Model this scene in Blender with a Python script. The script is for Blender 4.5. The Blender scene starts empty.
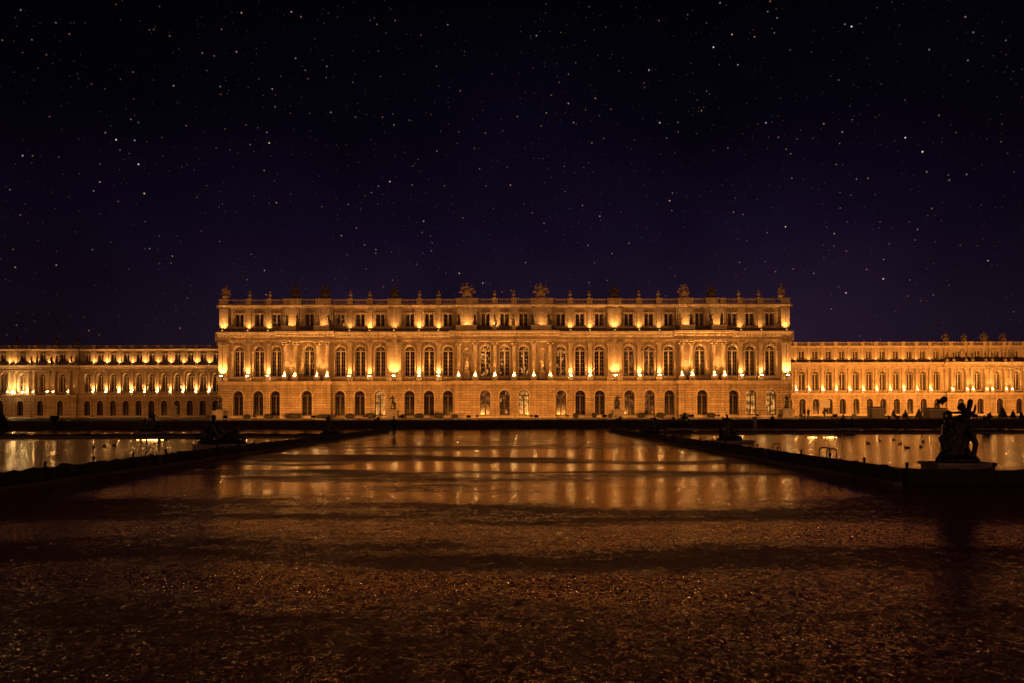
import bpy, math, random
from mathutils import Vector, Matrix, noise

# ------------------------------------------------------------------ camera, sky, exposure
C = bpy.context.scene
COL = C.collection
EYE = 1.9
F = 682.7
cam_d = bpy.data.cameras.new('camera')
cam_d.sensor_width = 36.0
cam_d.lens = 24.0
cam_d.shift_y = 72.5 / 1024.0
cam_d.clip_end = 5000
cam = bpy.data.objects.new('camera', cam_d)
COL.objects.link(cam)
cam.location = (0, 0, EYE)
cam.rotation_euler = (math.radians(90), math.radians(0.12), 0)
C.camera = cam
C.view_settings.view_transform = 'Standard'
C.view_settings.look = 'None'
C.view_settings.gamma = 1.0
C.view_settings.use_curve_mapping = False
C.view_settings.exposure = 0.0
C.cycles.max_bounces = 5
C.cycles.diffuse_bounces = 2
C.cycles.glossy_bounces = 3
C.cycles.transmission_bounces = 2
C.cycles.caustics_reflective = False
C.cycles.caustics_refractive = False
C.cycles.sample_clamp_indirect = 3.0
C.cycles.sample_clamp_direct = 0.0
C.cycles.use_light_tree = True


def nd(nt, t, loc=None, **kw):
    n = nt.nodes.new(t)
    for k, v in kw.items():
        if k.startswith('i_'):
            n.inputs[k[2:].replace('_', ' ')].default_value = v
        else:
            setattr(n, k, v)
    return n


def mth(nt, op, a, b=None, c=None, clamp=False):
    n = nt.nodes.new('ShaderNodeMath')
    n.operation = op
    n.use_clamp = clamp
    for i, x in enumerate((a, b, c)):
        if x is None:
            continue
        if isinstance(x, (int, float)):
            n.inputs[i].default_value = x
        else:
            nt.links.new(x, n.inputs[i])
    return n.outputs[0]


def ramp(nt, fac, stops, interp='LINEAR'):
    n = nt.nodes.new('ShaderNodeValToRGB')
    n.color_ramp.interpolation = interp
    e = n.color_ramp.elements
    while len(e) > 1:
        e.remove(e[-1])
    e[0].position = stops[0][0]
    e[0].color = tuple(stops[0][1]) + (1,) if not isinstance(stops[0][1], (int, float)) else (stops[0][1],) * 3 + (1,)
    for p, c in stops[1:]:
        x = e.new(p)
        x.color = tuple(c) + (1,) if not isinstance(c, (int, float)) else (c,) * 3 + (1,)
    nt.links.new(fac, n.inputs[0])
    return n.outputs[0]


W = bpy.data.worlds.new('World')
C.world = W
W.use_nodes = True
nt = W.node_tree
nt.nodes.clear()
wo = nd(nt, 'ShaderNodeOutputWorld')
bg = nd(nt, 'ShaderNodeBackground')
nt.links.new(bg.outputs[0], wo.inputs[0])
tc = nd(nt, 'ShaderNodeTexCoord')
nrm = nd(nt, 'ShaderNodeVectorMath', operation='NORMALIZE')
nt.links.new(tc.outputs['Generated'], nrm.inputs[0])
sep = nd(nt, 'ShaderNodeSeparateXYZ')
nt.links.new(nrm.outputs[0], sep.inputs[0])
grad = ramp(nt, sep.outputs['Z'], [(0.0, (0.0185, 0.0090, 0.0195)), (0.12, (0.0132, 0.0066, 0.0168)),
                                   (0.25, (0.0060, 0.0030, 0.0120)), (0.38, (0.0020, 0.0011, 0.0048)),
                                   (0.52, (0.0006, 0.0004, 0.0014)), (1.0, (0.0004, 0.0003, 0.0008))])
ax = mth(nt, 'ABSOLUTE', mth(nt, 'ADD', sep.outputs['X'], -0.05))
side = ramp(nt, ax, [(0.0, 1.0), (0.30, 0.92), (0.62, 0.42), (1.0, 0.25)], 'EASE')
nz = nd(nt, 'ShaderNodeTexNoise', i_Scale=3.5, i_Detail=6.0, i_Roughness=0.5)
nt.links.new(nrm.outputs[0], nz.inputs['Vector'])
cl = mth(nt, 'MAXIMUM', mth(nt, 'MULTIPLY_ADD', nz.outputs['Fac'], 2.0, 0.0), 0.3)
mul = mth(nt, 'MULTIPLY', side, cl)
vm = nd(nt, 'ShaderNodeVectorMath', operation='SCALE')
nt.links.new(grad, vm.inputs[0])
nt.links.new(mul, vm.inputs['Scale'])
acc = vm.outputs[0]
for scale, rad, gain, pw in ((55.0, 0.060, 2.6, 3.0), (90.0, 0.095, 0.85, 2.4), (160, 0.14, 0.11, 2.0)):
    v = nd(nt, 'ShaderNodeTexVoronoi', feature='F1', i_Scale=scale)
    nt.links.new(nrm.outputs[0], v.inputs['Vector'])
    sc = nd(nt, 'ShaderNodeSeparateColor')
    nt.links.new(v.outputs['Color'], sc.inputs[0])
    core = mth(nt, 'SUBTRACT', 1.0, mth(nt, 'DIVIDE', v.outputs['Distance'], rad), clamp=True)
    br = mth(nt, 'MULTIPLY', mth(nt, 'POWER', sc.outputs[0], pw), gain)
    up = ramp(nt, sep.outputs['Z'], [(0.0, 0.25), (0.14, 0.65), (0.34, 1.0)])
    amt = mth(nt, 'MULTIPLY', mth(nt, 'MULTIPLY', core, br), up)
    tint = ramp(nt, sc.outputs[1], [(0.0, (1.0, 0.42, 0.18)), (0.6, (1.0, 0.65, 0.38)), (1.0, (0.85, 0.75, 0.9))])
    s2 = nd(nt, 'ShaderNodeVectorMath', operation='SCALE')
    nt.links.new(tint, s2.inputs[0])
    nt.links.new(amt, s2.inputs['Scale'])
    ad = nd(nt, 'ShaderNodeVectorMath', operation='ADD')
    nt.links.new(acc, ad.inputs[0])
    nt.links.new(s2.outputs[0], ad.inputs[1])
    acc = ad.outputs[0]
# added warm glow in the unseen sky behind the camera, lights camera-facing fronts
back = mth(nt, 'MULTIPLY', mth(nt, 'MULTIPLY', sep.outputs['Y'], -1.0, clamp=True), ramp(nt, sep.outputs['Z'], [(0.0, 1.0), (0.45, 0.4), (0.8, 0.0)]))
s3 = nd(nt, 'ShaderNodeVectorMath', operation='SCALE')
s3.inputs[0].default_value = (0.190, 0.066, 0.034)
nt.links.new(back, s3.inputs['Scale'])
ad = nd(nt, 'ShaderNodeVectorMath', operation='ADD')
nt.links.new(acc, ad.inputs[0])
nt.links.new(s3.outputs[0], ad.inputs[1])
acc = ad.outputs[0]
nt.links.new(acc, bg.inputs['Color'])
bg.inputs['Strength'].default_value = 1.0
W.cycles.sampling_method = 'MANUAL'
W.cycles.sample_map_resolution = 256

SODIUM = (1.0, 0.335, 0.052)
GOLD = (1.0, 0.42, 0.10)
AMBER = (1.0, 0.52, 0.16)
LK = 3.0            # gain of the wash floodlights
UP = 33.0            # gain of the small uplights

# ------------------------------------------------------------------ materials
MAT = {}


def material(name, build):
    m = bpy.data.materials.new(name)
    m.use_nodes = True
    nt = m.node_tree
    p = nt.nodes['Principled BSDF']
    build(nt, p)
    MAT[name] = m
    return m


def coords(nt, kind='Object'):
    return nd(nt, 'ShaderNodeTexCoord').outputs[kind]


def noise_of(nt, vec, scale, detail=4.0, rough=0.55, dist=0.0):
    n = nd(nt, 'ShaderNodeTexNoise', i_Scale=scale, i_Detail=detail, i_Roughness=rough, i_Distortion=dist)
    nt.links.new(vec, n.inputs['Vector'])
    return n.outputs['Fac']


def bump(nt, p, h, strength=0.3, dist=0.05):
    b = nd(nt, 'ShaderNodeBump', i_Strength=strength, i_Distance=dist)
    nt.links.new(h, b.inputs['Height'])
    nt.links.new(b.outputs[0], p.inputs['Normal'])


def stone_mat(name, a, b, rust=False, rough=0.85):
    def f(nt, p):
        co = nd(nt, 'ShaderNodeNewGeometry').outputs['Position']
        big = noise_of(nt, co, 0.35, 5, 0.65, 0.4)
        fine = noise_of(nt, co, 2.6, 6, 0.7)
        mix = mth(nt, 'MULTIPLY_ADD', fine, 0.6, mth(nt, 'MULTIPLY', big, 0.55))
        col = ramp(nt, mix, [(0.38, b), (0.62, a)])
        mp = nd(nt, 'ShaderNodeMapping')
        mp.inputs['Scale'].default_value = (1.6, 1.6, 0.10)
        nt.links.new(co, mp.inputs['Vector'])
        streak = ramp(nt, noise_of(nt, mp.outputs[0], 1.0, 5, 0.7), [(0.36, 0.58), (0.55, 1.0)])
        mx = nd(nt, 'ShaderNodeMix', data_type='RGBA', blend_type='MULTIPLY')
        mx.inputs[0].default_value = 0.8
        nt.links.new(col, mx.inputs[6])
        nt.links.new(streak, mx.inputs[7])
        out = mx.outputs[2]
        h = fine
        if rust:
            s = nd(nt, 'ShaderNodeSeparateXYZ')
            nt.links.new(co, s.inputs[0])
            cmb = nd(nt, 'ShaderNodeCombineXYZ')
            nt.links.new(s.outputs['X'], cmb.inputs[0])
            nt.links.new(s.outputs['Z'], cmb.inputs[1])
            br = nd(nt, 'ShaderNodeTexBrick', offset=0.5)
            br.inputs['Color1'].default_value = (1, 1, 1, 1)
            br.inputs['Color2'].default_value = (0.72, 0.70, 0.68, 1)
            br.inputs['Mortar'].default_value = (0.28, 0.24, 0.2, 1)
            br.inputs['Scale'].default_value = 1.0
            br.inputs['Mortar Size'].default_value = 0.05 if rust == 1 else 0.025
            br.inputs['Mortar Smooth'].default_value = 0.3
            br.inputs['Brick Width'].default_value = 3.4
            br.inputs['Row Height'].default_value = 0.52
            nt.links.new(cmb.outputs[0], br.inputs['Vector'])
            m2 = nd(nt, 'ShaderNodeMix', data_type='RGBA', blend_type='MULTIPLY')
            m2.inputs[0].default_value = 1.0 if rust == 1 else 0.45
            nt.links.new(out, m2.inputs[6])
            nt.links.new(br.outputs['Color'], m2.inputs[7])
            out = m2.outputs[2]
            h = mth(nt, 'SUBTRACT', mth(nt, 'MULTIPLY', fine, 0.3), br.outputs['Fac'])
        nt.links.new(out, p.inputs['Base Color'])
        p.inputs['Roughness'].default_value = rough
        bump(nt, p, h, 0.5, 0.04)
    return material(name, f)


stone_mat('wall_stone', (0.50, 0.42, 0.31), (0.25, 0.195, 0.135), 2)
stone_mat('rusticated_stone', (0.46, 0.38, 0.28), (0.26, 0.20, 0.14), 1)
stone_mat('carved_stone', (0.52, 0.44, 0.33), (0.26, 0.20, 0.14))
stone_mat('shaded_stone', (0.10, 0.08, 0.06), (0.045, 0.036, 0.028))  # darker stone copy, silhouette shade of statues and trophies put into its colour
stone_mat('pale_marble', (0.62, 0.57, 0.50), (0.40, 0.36, 0.30))
stone_mat('coping_stone', (0.30, 0.27, 0.23), (0.12, 0.10, 0.08))


def simple(name, col, rough=0.5, metal=0.0, var=0.3, scale=6.0, bmp=0.2, spec=0.5):
    def f(nt, p):
        co = nd(nt, 'ShaderNodeNewGeometry').outputs['Position']
        n = noise_of(nt, co, scale, 5, 0.6)
        lo = tuple(c * (1 - var) for c in col)
        hi = tuple(min(1, c * (1 + var)) for c in col)
        nt.links.new(ramp(nt, n, [(0.3, lo), (0.7, hi)]), p.inputs['Base Color'])
        p.inputs['Roughness'].default_value = rough
        p.inputs['Metallic'].default_value = metal
        p.inputs['Specular IOR Level'].default_value = spec
        if bmp:
            bump(nt, p, n, bmp, 0.03)
    return material(name, f)


simple('bronze', (0.075, 0.085, 0.078), 0.36, 0.7, 0.5, 7.0, 0.5)
simple('slate', (0.055, 0.058, 0.07), 0.5)
simple('window_paint', (0.42, 0.36, 0.27), 0.55, 0, 0.15)
simple('dark_joinery', (0.055, 0.033, 0.02), 0.55, 0, 0.2)
simple('lamp_metal', (0.03, 0.03, 0.03), 0.5, 0.5)
simple('black_netting', (0.05, 0.045, 0.042), 0.8, 0, 0.5, 9, 0.3)
simple('black_metal', (0.02, 0.02, 0.022), 0.45, 0.6)
simple('steel', (0.35, 0.35, 0.36), 0.3, 0.9, 0.1)
simple('hedge_leaf', (0.013, 0.016, 0.008), 0.7, 0, 0.6, 12, 0.4)
simple('yew_leaf', (0.010, 0.014, 0.008), 0.7, 0, 0.6, 12, 0.4)
simple('bark', (0.06, 0.045, 0.03), 0.9)
simple('kiosk_paint', (0.20, 0.19, 0.17), 0.6)
simple('pale_board', (0.42, 0.40, 0.36), 0.6, 0, 0.08)
simple('grey_cover', (0.32, 0.33, 0.38), 0.7, 0, 0.3)
simple('skin', (0.50, 0.33, 0.24), 0.55, 0, 0.1)
simple('dark_cloth', (0.015, 0.016, 0.022), 0.85, 0, 0.3, 20)
simple('navy_cloth', (0.03, 0.04, 0.12), 0.85, 0, 0.3, 20)
simple('pale_cloth', (0.45, 0.44, 0.46), 0.85, 0, 0.2, 20)
simple('denim', (0.03, 0.035, 0.05), 0.85, 0, 0.3, 20)
simple('hair', (0.02, 0.014, 0.01), 0.6)
simple('duck_feather', (0.06, 0.05, 0.045), 0.6, 0, 0.5, 20)
simple('duck_bill', (0.25, 0.16, 0.03), 0.5)
simple('interior', (0.03, 0.02, 0.015), 0.9, 0, 0.3, 2, 0)
simple('lawn', (0.018, 0.026, 0.010), 0.95, 0, 0.5, 3, 0.8)


def glass(nt, p):
    p.inputs['Base Color'].default_value = (0.006, 0.005, 0.005, 1)
    p.inputs['Roughness'].default_value = 0.2
    p.inputs['Specular IOR Level'].default_value = 0.06
    co = nd(nt, 'ShaderNodeNewGeometry').outputs['Position']
    bump(nt, p, noise_of(nt, co, 1.3, 2), 0.15, 0.05)


material('window_glass', glass)


def lit_glass(name, col, strength, lo, hi, scale, base=0.0, dark_low=False):
    def f(nt, p):
        p.inputs['Base Color'].default_value = (0.01, 0.008, 0.006, 1)
        p.inputs['Roughness'].default_value = 0.15
        co = nd(nt, 'ShaderNodeNewGeometry').outputs['Position']
        n = ramp(nt, noise_of(nt, co, scale, 3, 0.6), [(lo, base), (hi, 1.0)])
        p.inputs['Emission Color'].default_value = tuple(col) + (1,)
        nt.links.new(mth(nt, 'MULTIPLY', n, strength), p.inputs['Emission Strength'])
    m = material(name, f)
    m.cycles.emission_sampling = 'NONE'
    return m


lit_glass('chandelier_glass', (1.0, 0.40, 0.085), 1.0, 0.56, 0.68, 1.3)
lit_glass('bright_room_glass', (1.0, 0.42, 0.09), 1.0, 0.40, 0.66, 1.1, 0.08)
lit_glass('dim_room_glass', (1.0, 0.33, 0.08), 0.30, 0.50, 0.68, 1.3)


def lens(nt, p):
    p.inputs['Base Color'].default_value = (0.8, 0.7, 0.5, 1)
    p.inputs['Emission Color'].default_value = (1.0, 0.55, 0.17, 1)
    p.inputs['Emission Strength'].default_value = 1.2


material('lamp_lens', lens).cycles.emission_sampling = 'NONE'


def lens2(nt, p):
    p.inputs['Base Color'].default_value = (0.8, 0.7, 0.5, 1)
    p.inputs['Emission Color'].default_value = (1.0, 0.62, 0.22, 1)
    p.inputs['Emission Strength'].default_value = 210.0


material('strong_lens', lens2)


def lens4(nt, p):
    p.inputs['Base Color'].default_value = (0.8, 0.7, 0.5, 1)
    p.inputs['Emission Color'].default_value = (1.0, 0.5, 0.14, 1)
    p.inputs['Emission Strength'].default_value = 380.0


material('glare_lens', lens4)


def lens3(nt, p):
    p.inputs['Base Color'].default_value = (0.8, 0.7, 0.5, 1)
    p.inputs['Emission Color'].default_value = (1.0, 0.43, 0.10, 1)
    p.inputs['Emission Strength'].default_value = 26.0


material('pool_lens', lens3)


def ground_mat(nt, p):
    co = nd(nt, 'ShaderNodeNewGeometry').outputs['Position']
    s = nd(nt, 'ShaderNodeSeparateXYZ')
    nt.links.new(co, s.inputs[0])
    # shallow puddled ruts running across the walk: depth-wise rhythm bent by slow noise
    mp = nd(nt, 'ShaderNodeMapping')
    mp.inputs['Scale'].default_value = (0.050, 0.10, 1)
    nt.links.new(co, mp.inputs['Vector'])
    warp = noise_of(nt, mp.outputs[0], 1.0, 3, 0.55)
    yw = mth(nt, 'MULTIPLY', s.outputs['Y'], mth(nt, 'MULTIPLY_ADD', warp, 0.9, 0.55))
    lg = mth(nt, 'DIVIDE', mth(nt, 'LOGARITHM', mth(nt, 'MAXIMUM', yw, 1.0), math.e), math.log(120.0))

    def P(d):
        return math.log(d) / math.log(120.0)
    st = [(P(3.0), .40), (P(5.6), .44), (P(6.6), .46), (P(7.4), .82), (P(8.2), .70), (P(8.9), .22), (P(9.7), .30), (P(10.3), .90), (P(11.4), .85), (P(12.3), .30), (P(14.2), .26),
          (P(15.4), .85), (P(16.6), 1.0), (P(18.6), .85), (P(19.8), .48), (P(21.3), .34), (P(22.8), 1.0), (P(25.2), 1.0), (P(26.4), .32), (P(29.0), .22),
          (P(31), .95), (P(36), .80), (P(40), .35), (P(45), .85), (P(52), .55), (P(60), .85), (P(72), 1.0), (P(90), 1.0)]
    band = ramp(nt, lg, st)
    mp2 = nd(nt, 'ShaderNodeMapping')
    mp2.inputs['Scale'].default_value = (0.13, 0.5, 1)
    nt.links.new(co, mp2.inputs['Vector'])
    patch = noise_of(nt, mp2.outputs[0], 1.0, 6, 0.62)
    grain = noise_of(nt, co, 2.6, 6, 0.72)
    w0 = mth(nt, 'ADD', mth(nt, 'MULTIPLY', band, 1.7), mth(nt, 'MULTIPLY', patch, 3.2))
    w1 = mth(nt, 'ADD', w0, mth(nt, 'MULTIPLY', mth(nt, 'SUBTRACT', grain, 0.5), 2.0))
    speck = noise_of(nt, co, 9.0, 3, 0.75)
    w1 = mth(nt, 'ADD', w1, mth(nt, 'MULTIPLY', mth(nt, 'SUBTRACT', speck, 0.5), 1.1))
    for scl, amp in ((56.0, 0.70), (18.0, 0.45)):
        v = nd(nt, 'ShaderNodeTexVoronoi', feature='F1', i_Scale=scl)
        nt.links.new(co, v.inputs['Vector'])
        sq = nd(nt, 'ShaderNodeSeparateColor')
        nt.links.new(v.outputs['Color'], sq.inputs[0])
        w1 = mth(nt, 'ADD', w1, mth(nt, 'MULTIPLY', mth(nt, 'SUBTRACT', sq.outputs[2], 0.5), amp))
    wet = ramp(nt, mth(nt, 'MULTIPLY', mth(nt, 'SUBTRACT', w1, 2.16), 1.18, clamp=True), [(0.0, 0.0), (0.28, 0.35), (1.0, 1.0)])
    fine = noise_of(nt, co, 26.0, 3, 0.7)
    peb = nd(nt, 'ShaderNodeTexVoronoi', feature='F1', i_Scale=40.0)
    nt.links.new(co, peb.inputs['Vector'])
    col = ramp(nt, fine, [(0.30, (0.08, 0.024, 0.014)), (0.55, (0.30, 0.10, 0.058)), (0.75, (0.50, 0.20, 0.13))])
    nt.links.new(col, p.inputs['Base Color'])
    nt.links.new(ramp(nt, wet, [(0.0, 0.50), (0.35, 0.28), (0.7, 0.13), (1.0, 0.055)]), p.inputs['Roughness'])
    nt.links.new(ramp(nt, wet, [(0.0, 0.08), (0.3, 0.25), (0.6, 0.85), (1.0, 1.0)]), p.inputs['Specular IOR Level'])
    p.inputs['IOR'].default_value = 2.6
    p.inputs['Specular Tint'].default_value = (1.0, 0.76, 0.54, 1)
    h = mth(nt, 'ADD', mth(nt, 'MULTIPLY', peb.outputs['Distance'], 0.5), mth(nt, 'MULTIPLY', noise_of(nt, co, 3.5, 3, 0.6), 0.6))
    b = nd(nt, 'ShaderNodeBump', i_Distance=0.03)
    near = ramp(nt, mth(nt, 'DIVIDE', s.outputs['Y'], 40.0), [(0.13, 0.50), (0.20, 0.36), (0.28, 0.15), (0.38, 0.04), (0.6, 0.015), (1.0, 0.006)])
    nt.links.new(mth(nt, 'ADD', ramp(nt, wet, [(0.0, 0.30), (0.5, 0.06), (1.0, 0.010)]), mth(nt, 'MULTIPLY', near, 0.16)), b.inputs['Strength'])
    nt.links.new(h, b.inputs['Height'])
    # every chip of gravel lies at its own tilt
    tilt = None
    for scl, amp in ((62.0, 1.0), (19.0, 0.55)):
        v = nd(nt, 'ShaderNodeTexVoronoi', feature='F1', i_Scale=scl)
        nt.links.new(co, v.inputs['Vector'])
        q = nd(nt, 'ShaderNodeVectorMath', operation='SUBTRACT')
        nt.links.new(v.outputs['Color'], q.inputs[0])
        q.inputs[1].default_value = (.5, .5, .5)
        q2 = nd(nt, 'ShaderNodeVectorMath', operation='MULTIPLY')
        nt.links.new(q.outputs[0], q2.inputs[0])
        q2.inputs[1].default_value = (amp, amp, 0)
        if tilt is None:
            tilt = q2.outputs[0]
        else:
            q3 = nd(nt, 'ShaderNodeVectorMath', operation='ADD')
            nt.links.new(tilt, q3.inputs[0])
            nt.links.new(q2.outputs[0], q3.inputs[1])
            tilt = q3.outputs[0]
    amt = mth(nt, 'ADD', ramp(nt, wet, [(0.0, 0.34), (0.5, 0.13), (1.0, 0.05)]), mth(nt, 'MULTIPLY', near, 0.40))
    sc_ = nd(nt, 'ShaderNodeVectorMath', operation='SCALE')
    nt.links.new(tilt, sc_.inputs[0])
    nt.links.new(amt, sc_.inputs['Scale'])
    ad_ = nd(nt, 'ShaderNodeVectorMath', operation='ADD')
    nt.links.new(b.outputs[0], ad_.inputs[0])
    nt.links.new(sc_.outputs[0], ad_.inputs[1])
    nm = nd(nt, 'ShaderNodeVectorMath', operation='NORMALIZE')
    nt.links.new(ad_.outputs[0], nm.inputs[0])
    nt.links.new(nm.outputs[0], p.inputs['Normal'])


material('wet_gravel', ground_mat)


def water_mat(nt, p):
    co = nd(nt, 'ShaderNodeNewGeometry').outputs['Position']
    p.inputs['Base Color'].default_value = (0.010, 0.008, 0.010, 1)
    p.inputs['Roughness'].default_value = 0.14
    p.inputs['IOR'].default_value = 1.33
    p.inputs['Specular IOR Level'].default_value = 0.25
    a = noise_of(nt, co, 6.0, 3, 0.6)
    c = noise_of(nt, co, 15.0, 2, 0.5)
    bump(nt, p, mth(nt, 'ADD', a, mth(nt, 'MULTIPLY', c, 0.3)), 1.0, 0.009)


material('pool_water', water_mat)


def terr_mat(nt, p):
    co = nd(nt, 'ShaderNodeNewGeometry').outputs['Position']
    n = noise_of(nt, co, 1.5, 6, 0.7)
    nt.links.new(ramp(nt, n, [(0.3, (0.06, 0.045, 0.035)), (0.7, (0.16, 0.12, 0.09))]), p.inputs['Base Color'])
    p.inputs['Roughness'].default_value = 0.4
    bump(nt, p, n, 0.4, 0.03)


material('terrace_gravel', terr_mat)

# ------------------------------------------------------------------ mesh helpers


class MB:
    def __init__(s):
        s.v = []
        s.f = []

    def add(s, vs, fs):
        o = len(s.v)
        s.v.extend(vs)
        s.f.extend([tuple(i + o for i in f) for f in fs])

    def box(s, x0, x1, y0, y1, z0, z1):
        s.add([(x0, y0, z0), (x1, y0, z0), (x1, y1, z0), (x0, y1, z0), (x0, y0, z1), (x1, y0, z1), (x1, y1, z1), (x0, y1, z1)],
              [(0, 3, 2, 1), (4, 5, 6, 7), (0, 1, 5, 4), (1, 2, 6, 5), (2, 3, 7, 6), (3, 0, 4, 7)])

    def quad(s, a, b, c, d):
        s.add([a, b, c, d], [(0, 1, 2, 3)])

    def lathe(s, cx, cy, prof, n=12, sx=1.0, sy=1.0):
        vs = []
        for r, z in prof:
            for i in range(n):
                a = 2 * math.pi * i / n
                vs.append((cx + r * sx * math.cos(a), cy + r * sy * math.sin(a), z))
        fs = []
        for j in range(len(prof) - 1):
            for i in range(n):
                k = (i + 1) % n
                fs.append((j * n + i, j * n + k, (j + 1) * n + k, (j + 1) * n + i))
        fs.append(tuple(range(n))[::-1])
        fs.append(tuple((len(prof) - 1) * n + i for i in range(n)))
        s.add(vs, fs)

    def prof_x(s, x0, x1, yb, prof):
        """horizontal moulding: profile points (w, z) pushed out from plane yb towards the garden"""
        n = len(prof)
        vs = [(x0, yb - w, z) for w, z in prof] + [(x1, yb - w, z) for w, z in prof]
        fs = [(i, i + 1, n + i + 1, n + i) for i in range(n - 1)]
        fs.append((n - 1, 0, n, 2 * n - 1))
        fs.append(tuple(range(n))[::-1])
        fs.append(tuple(range(n, 2 * n)))
        s.add(vs, fs)

    def tube(s, p0, p1, r0, r1=None, n=8, caps=True):
        if r1 is None:
            r1 = r0
        p0 = Vector(p0)
        p1 = Vector(p1)
        d = (p1 - p0)
        if d.length < 1e-6:
            return
        d.normalize()
        u = d.orthogonal().normalized()
        w = d.cross(u)
        vs = []
        for p, r in ((p0, r0), (p1, r1)):
            for i in range(n):
                a = 2 * math.pi * i / n
                q = p + u * math.cos(a) * r + w * math.sin(a) * r
                vs.append(tuple(q))
        fs = [(i, (i + 1) % n, n + (i + 1) % n, n + i) for i in range(n)]
        fs.append(tuple(range(n))[::-1])
        fs.append(tuple(range(n, 2 * n)))
        s.add(vs, fs)

    def ball(s, c, r, sx=1, sy=1, sz=1, n=10, m=6):
        vs = [(c[0], c[1], c[2] - r * sz)]
        for j in range(1, m):
            t = math.pi * j / m
            for i in range(n):
                a = 2 * math.pi * i / n
                vs.append((c[0] + r * sx * math.sin(t) * math.cos(a), c[1] + r * sy * math.sin(t) * math.sin(a), c[2] - r * sz * math.cos(t)))
        vs.append((c[0], c[1], c[2] + r * sz))
        fs = [(0, 1 + (i + 1) % n, 1 + i) for i in range(n)]
        for j in range(m - 2):
            for i in range(n):
                k = (i + 1) % n
                fs.append((1 + j * n + i, 1 + j * n + k, 1 + (j + 1) * n + k, 1 + (j + 1) * n + i))
        l = len(vs) - 1
        o = 1 + (m - 2) * n
        fs += [(l, o + i, o + (i + 1) % n) for i in range(n)]
        s.add(vs, fs)

    def cap(s, p0, p1, r0, r1):
        s.ball(p0, r0)
        s.ball(p1, r1)
        s.tube(p0, p1, r0, r1, 10)

    def mesh(s, name, off=(0, 0, 0)):
        m = bpy.data.meshes.new(name)
        m.from_pydata([(v[0] - off[0], v[1] - off[1], v[2] - off[2]) for v in s.v], [], s.f)
        m.update()
        return m


def link(name, mesh, mat=None, parent=None, loc=(0, 0, 0), rz=0.0):
    o = bpy.data.objects.new(name, mesh)
    COL.objects.link(o)
    o.location = loc
    o.rotation_euler = (0, 0, rz)
    if parent is not None:
        o.parent = parent
    if mat and mesh is not None and len(mesh.materials) == 0:
        mesh.materials.append(MAT[mat])
    return o


def rootloc(o):
    v = Vector((0, 0, 0))
    while o is not None:
        v += Vector(o.location)
        o = o.parent
    return v


def obj(name, mb, mat, parent=None, smooth=False, off=None):
    """mb holds world coordinates; parents are never rotated"""
    if parent is not None:
        off = rootloc(parent)
    me = mb.mesh(name, off or (0, 0, 0))
    if smooth:
        me.shade_smooth()
    return link(name, me, mat, parent, (0, 0, 0) if parent is not None or off is None else off)


def tag(o, label, cat, group=None):
    o['label'] = label
    o['category'] = cat
    if group:
        o['group'] = group
    return o


def structure(o):
    o['kind'] = 'structure'
    return o


def thing(name, loc, label, cat, group=None):
    o = bpy.data.objects.new(name, None)
    COL.objects.link(o)
    o.empty_display_size = 0.5
    o.location = loc
    return tag(o, label, cat, group)


def copy_thing(src, loc, label, rz=0.0, group=None):
    r = src.copy()
    COL.objects.link(r)
    r.location = loc
    r.rotation_euler = (0, 0, rz)
    r['label'] = label
    if group:
        r['group'] = group
    for ch in list(src.children):
        c = ch.copy()
        COL.objects.link(c)
        c.parent = r
        for g in list(ch.children):
            d = g.copy()
            COL.objects.link(d)
            d.parent = c
    return r


def remeshed(mb, voxel, name, rough=0.0, rscale=6.0, smooth=True):
    me = mb.mesh(name)
    t = bpy.data.objects.new('work', me)
    ws = bpy.data.scenes.new('work')
    ws.collection.objects.link(t)
    md = t.modifiers.new('r', 'REMESH')
    md.mode = 'VOXEL'
    md.voxel_size = voxel
    sm = t.modifiers.new('s', 'SMOOTH')
    sm.iterations = 2
    sm.factor = 0.5
    with bpy.context.temp_override(scene=ws, view_layer=ws.view_layers[0]):
        dg = bpy.context.evaluated_depsgraph_get()
        out = bpy.data.meshes.new_from_object(t.evaluated_get(dg))
    bpy.data.scenes.remove(ws)
    bpy.data.objects.remove(t)
    out.name = name
    if rough:
        for v in out.vertices:
            n = noise.fractal(v.co * rscale, 1.0, 2.0, 3)
            v.co += v.normal * n * rough
    if smooth:
        out.shade_smooth()
    return out


def ordw(i):
    W_ = ['first', 'second', 'third', 'fourth', 'fifth', 'sixth', 'seventh', 'eighth', 'ninth', 'tenth', 'eleventh', 'twelfth',
          'thirteenth', 'fourteenth', 'fifteenth', 'sixteenth', 'seventeenth', 'eighteenth', 'nineteenth', 'twentieth']
    return W_[i]


# ------------------------------------------------------------------ ground, terrace, pools
TZ = 1.10            # terrace level
TY = 93.0            # terrace front edge
g = MB()
XL, XR = -13.0, 10.3     # fences either side of the central walk
PN, PF = 18.6, 58.0      # near and far edge of the pools
g.quad((-900, -60, 0), (900, -60, 0), (900, 1500, 0), (-900, 1500, 0))
structure(obj('ground', g, 'wet_gravel'))

t = MB()
t.box(-420, 420, TY + 0.35, 900, 0.004, TZ - 0.01)
structure(obj('terrace', t, 'terrace_gravel'))
t = MB()
t.box(-420, 420, TY, TY + 0.35, 0.004, TZ - 0.14)
tw = tag(obj('retaining_wall', t, 'shaded_stone', off=(0, TY, 0)), 'long low dark stone wall along the front edge of the palace terrace', 'wall')
t = MB()
t.box(-420, 420, TY - 0.08, TY + 0.45, TZ - 0.139, TZ + 0.012)
obj('coping', t, 'coping_stone', tw)


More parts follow.
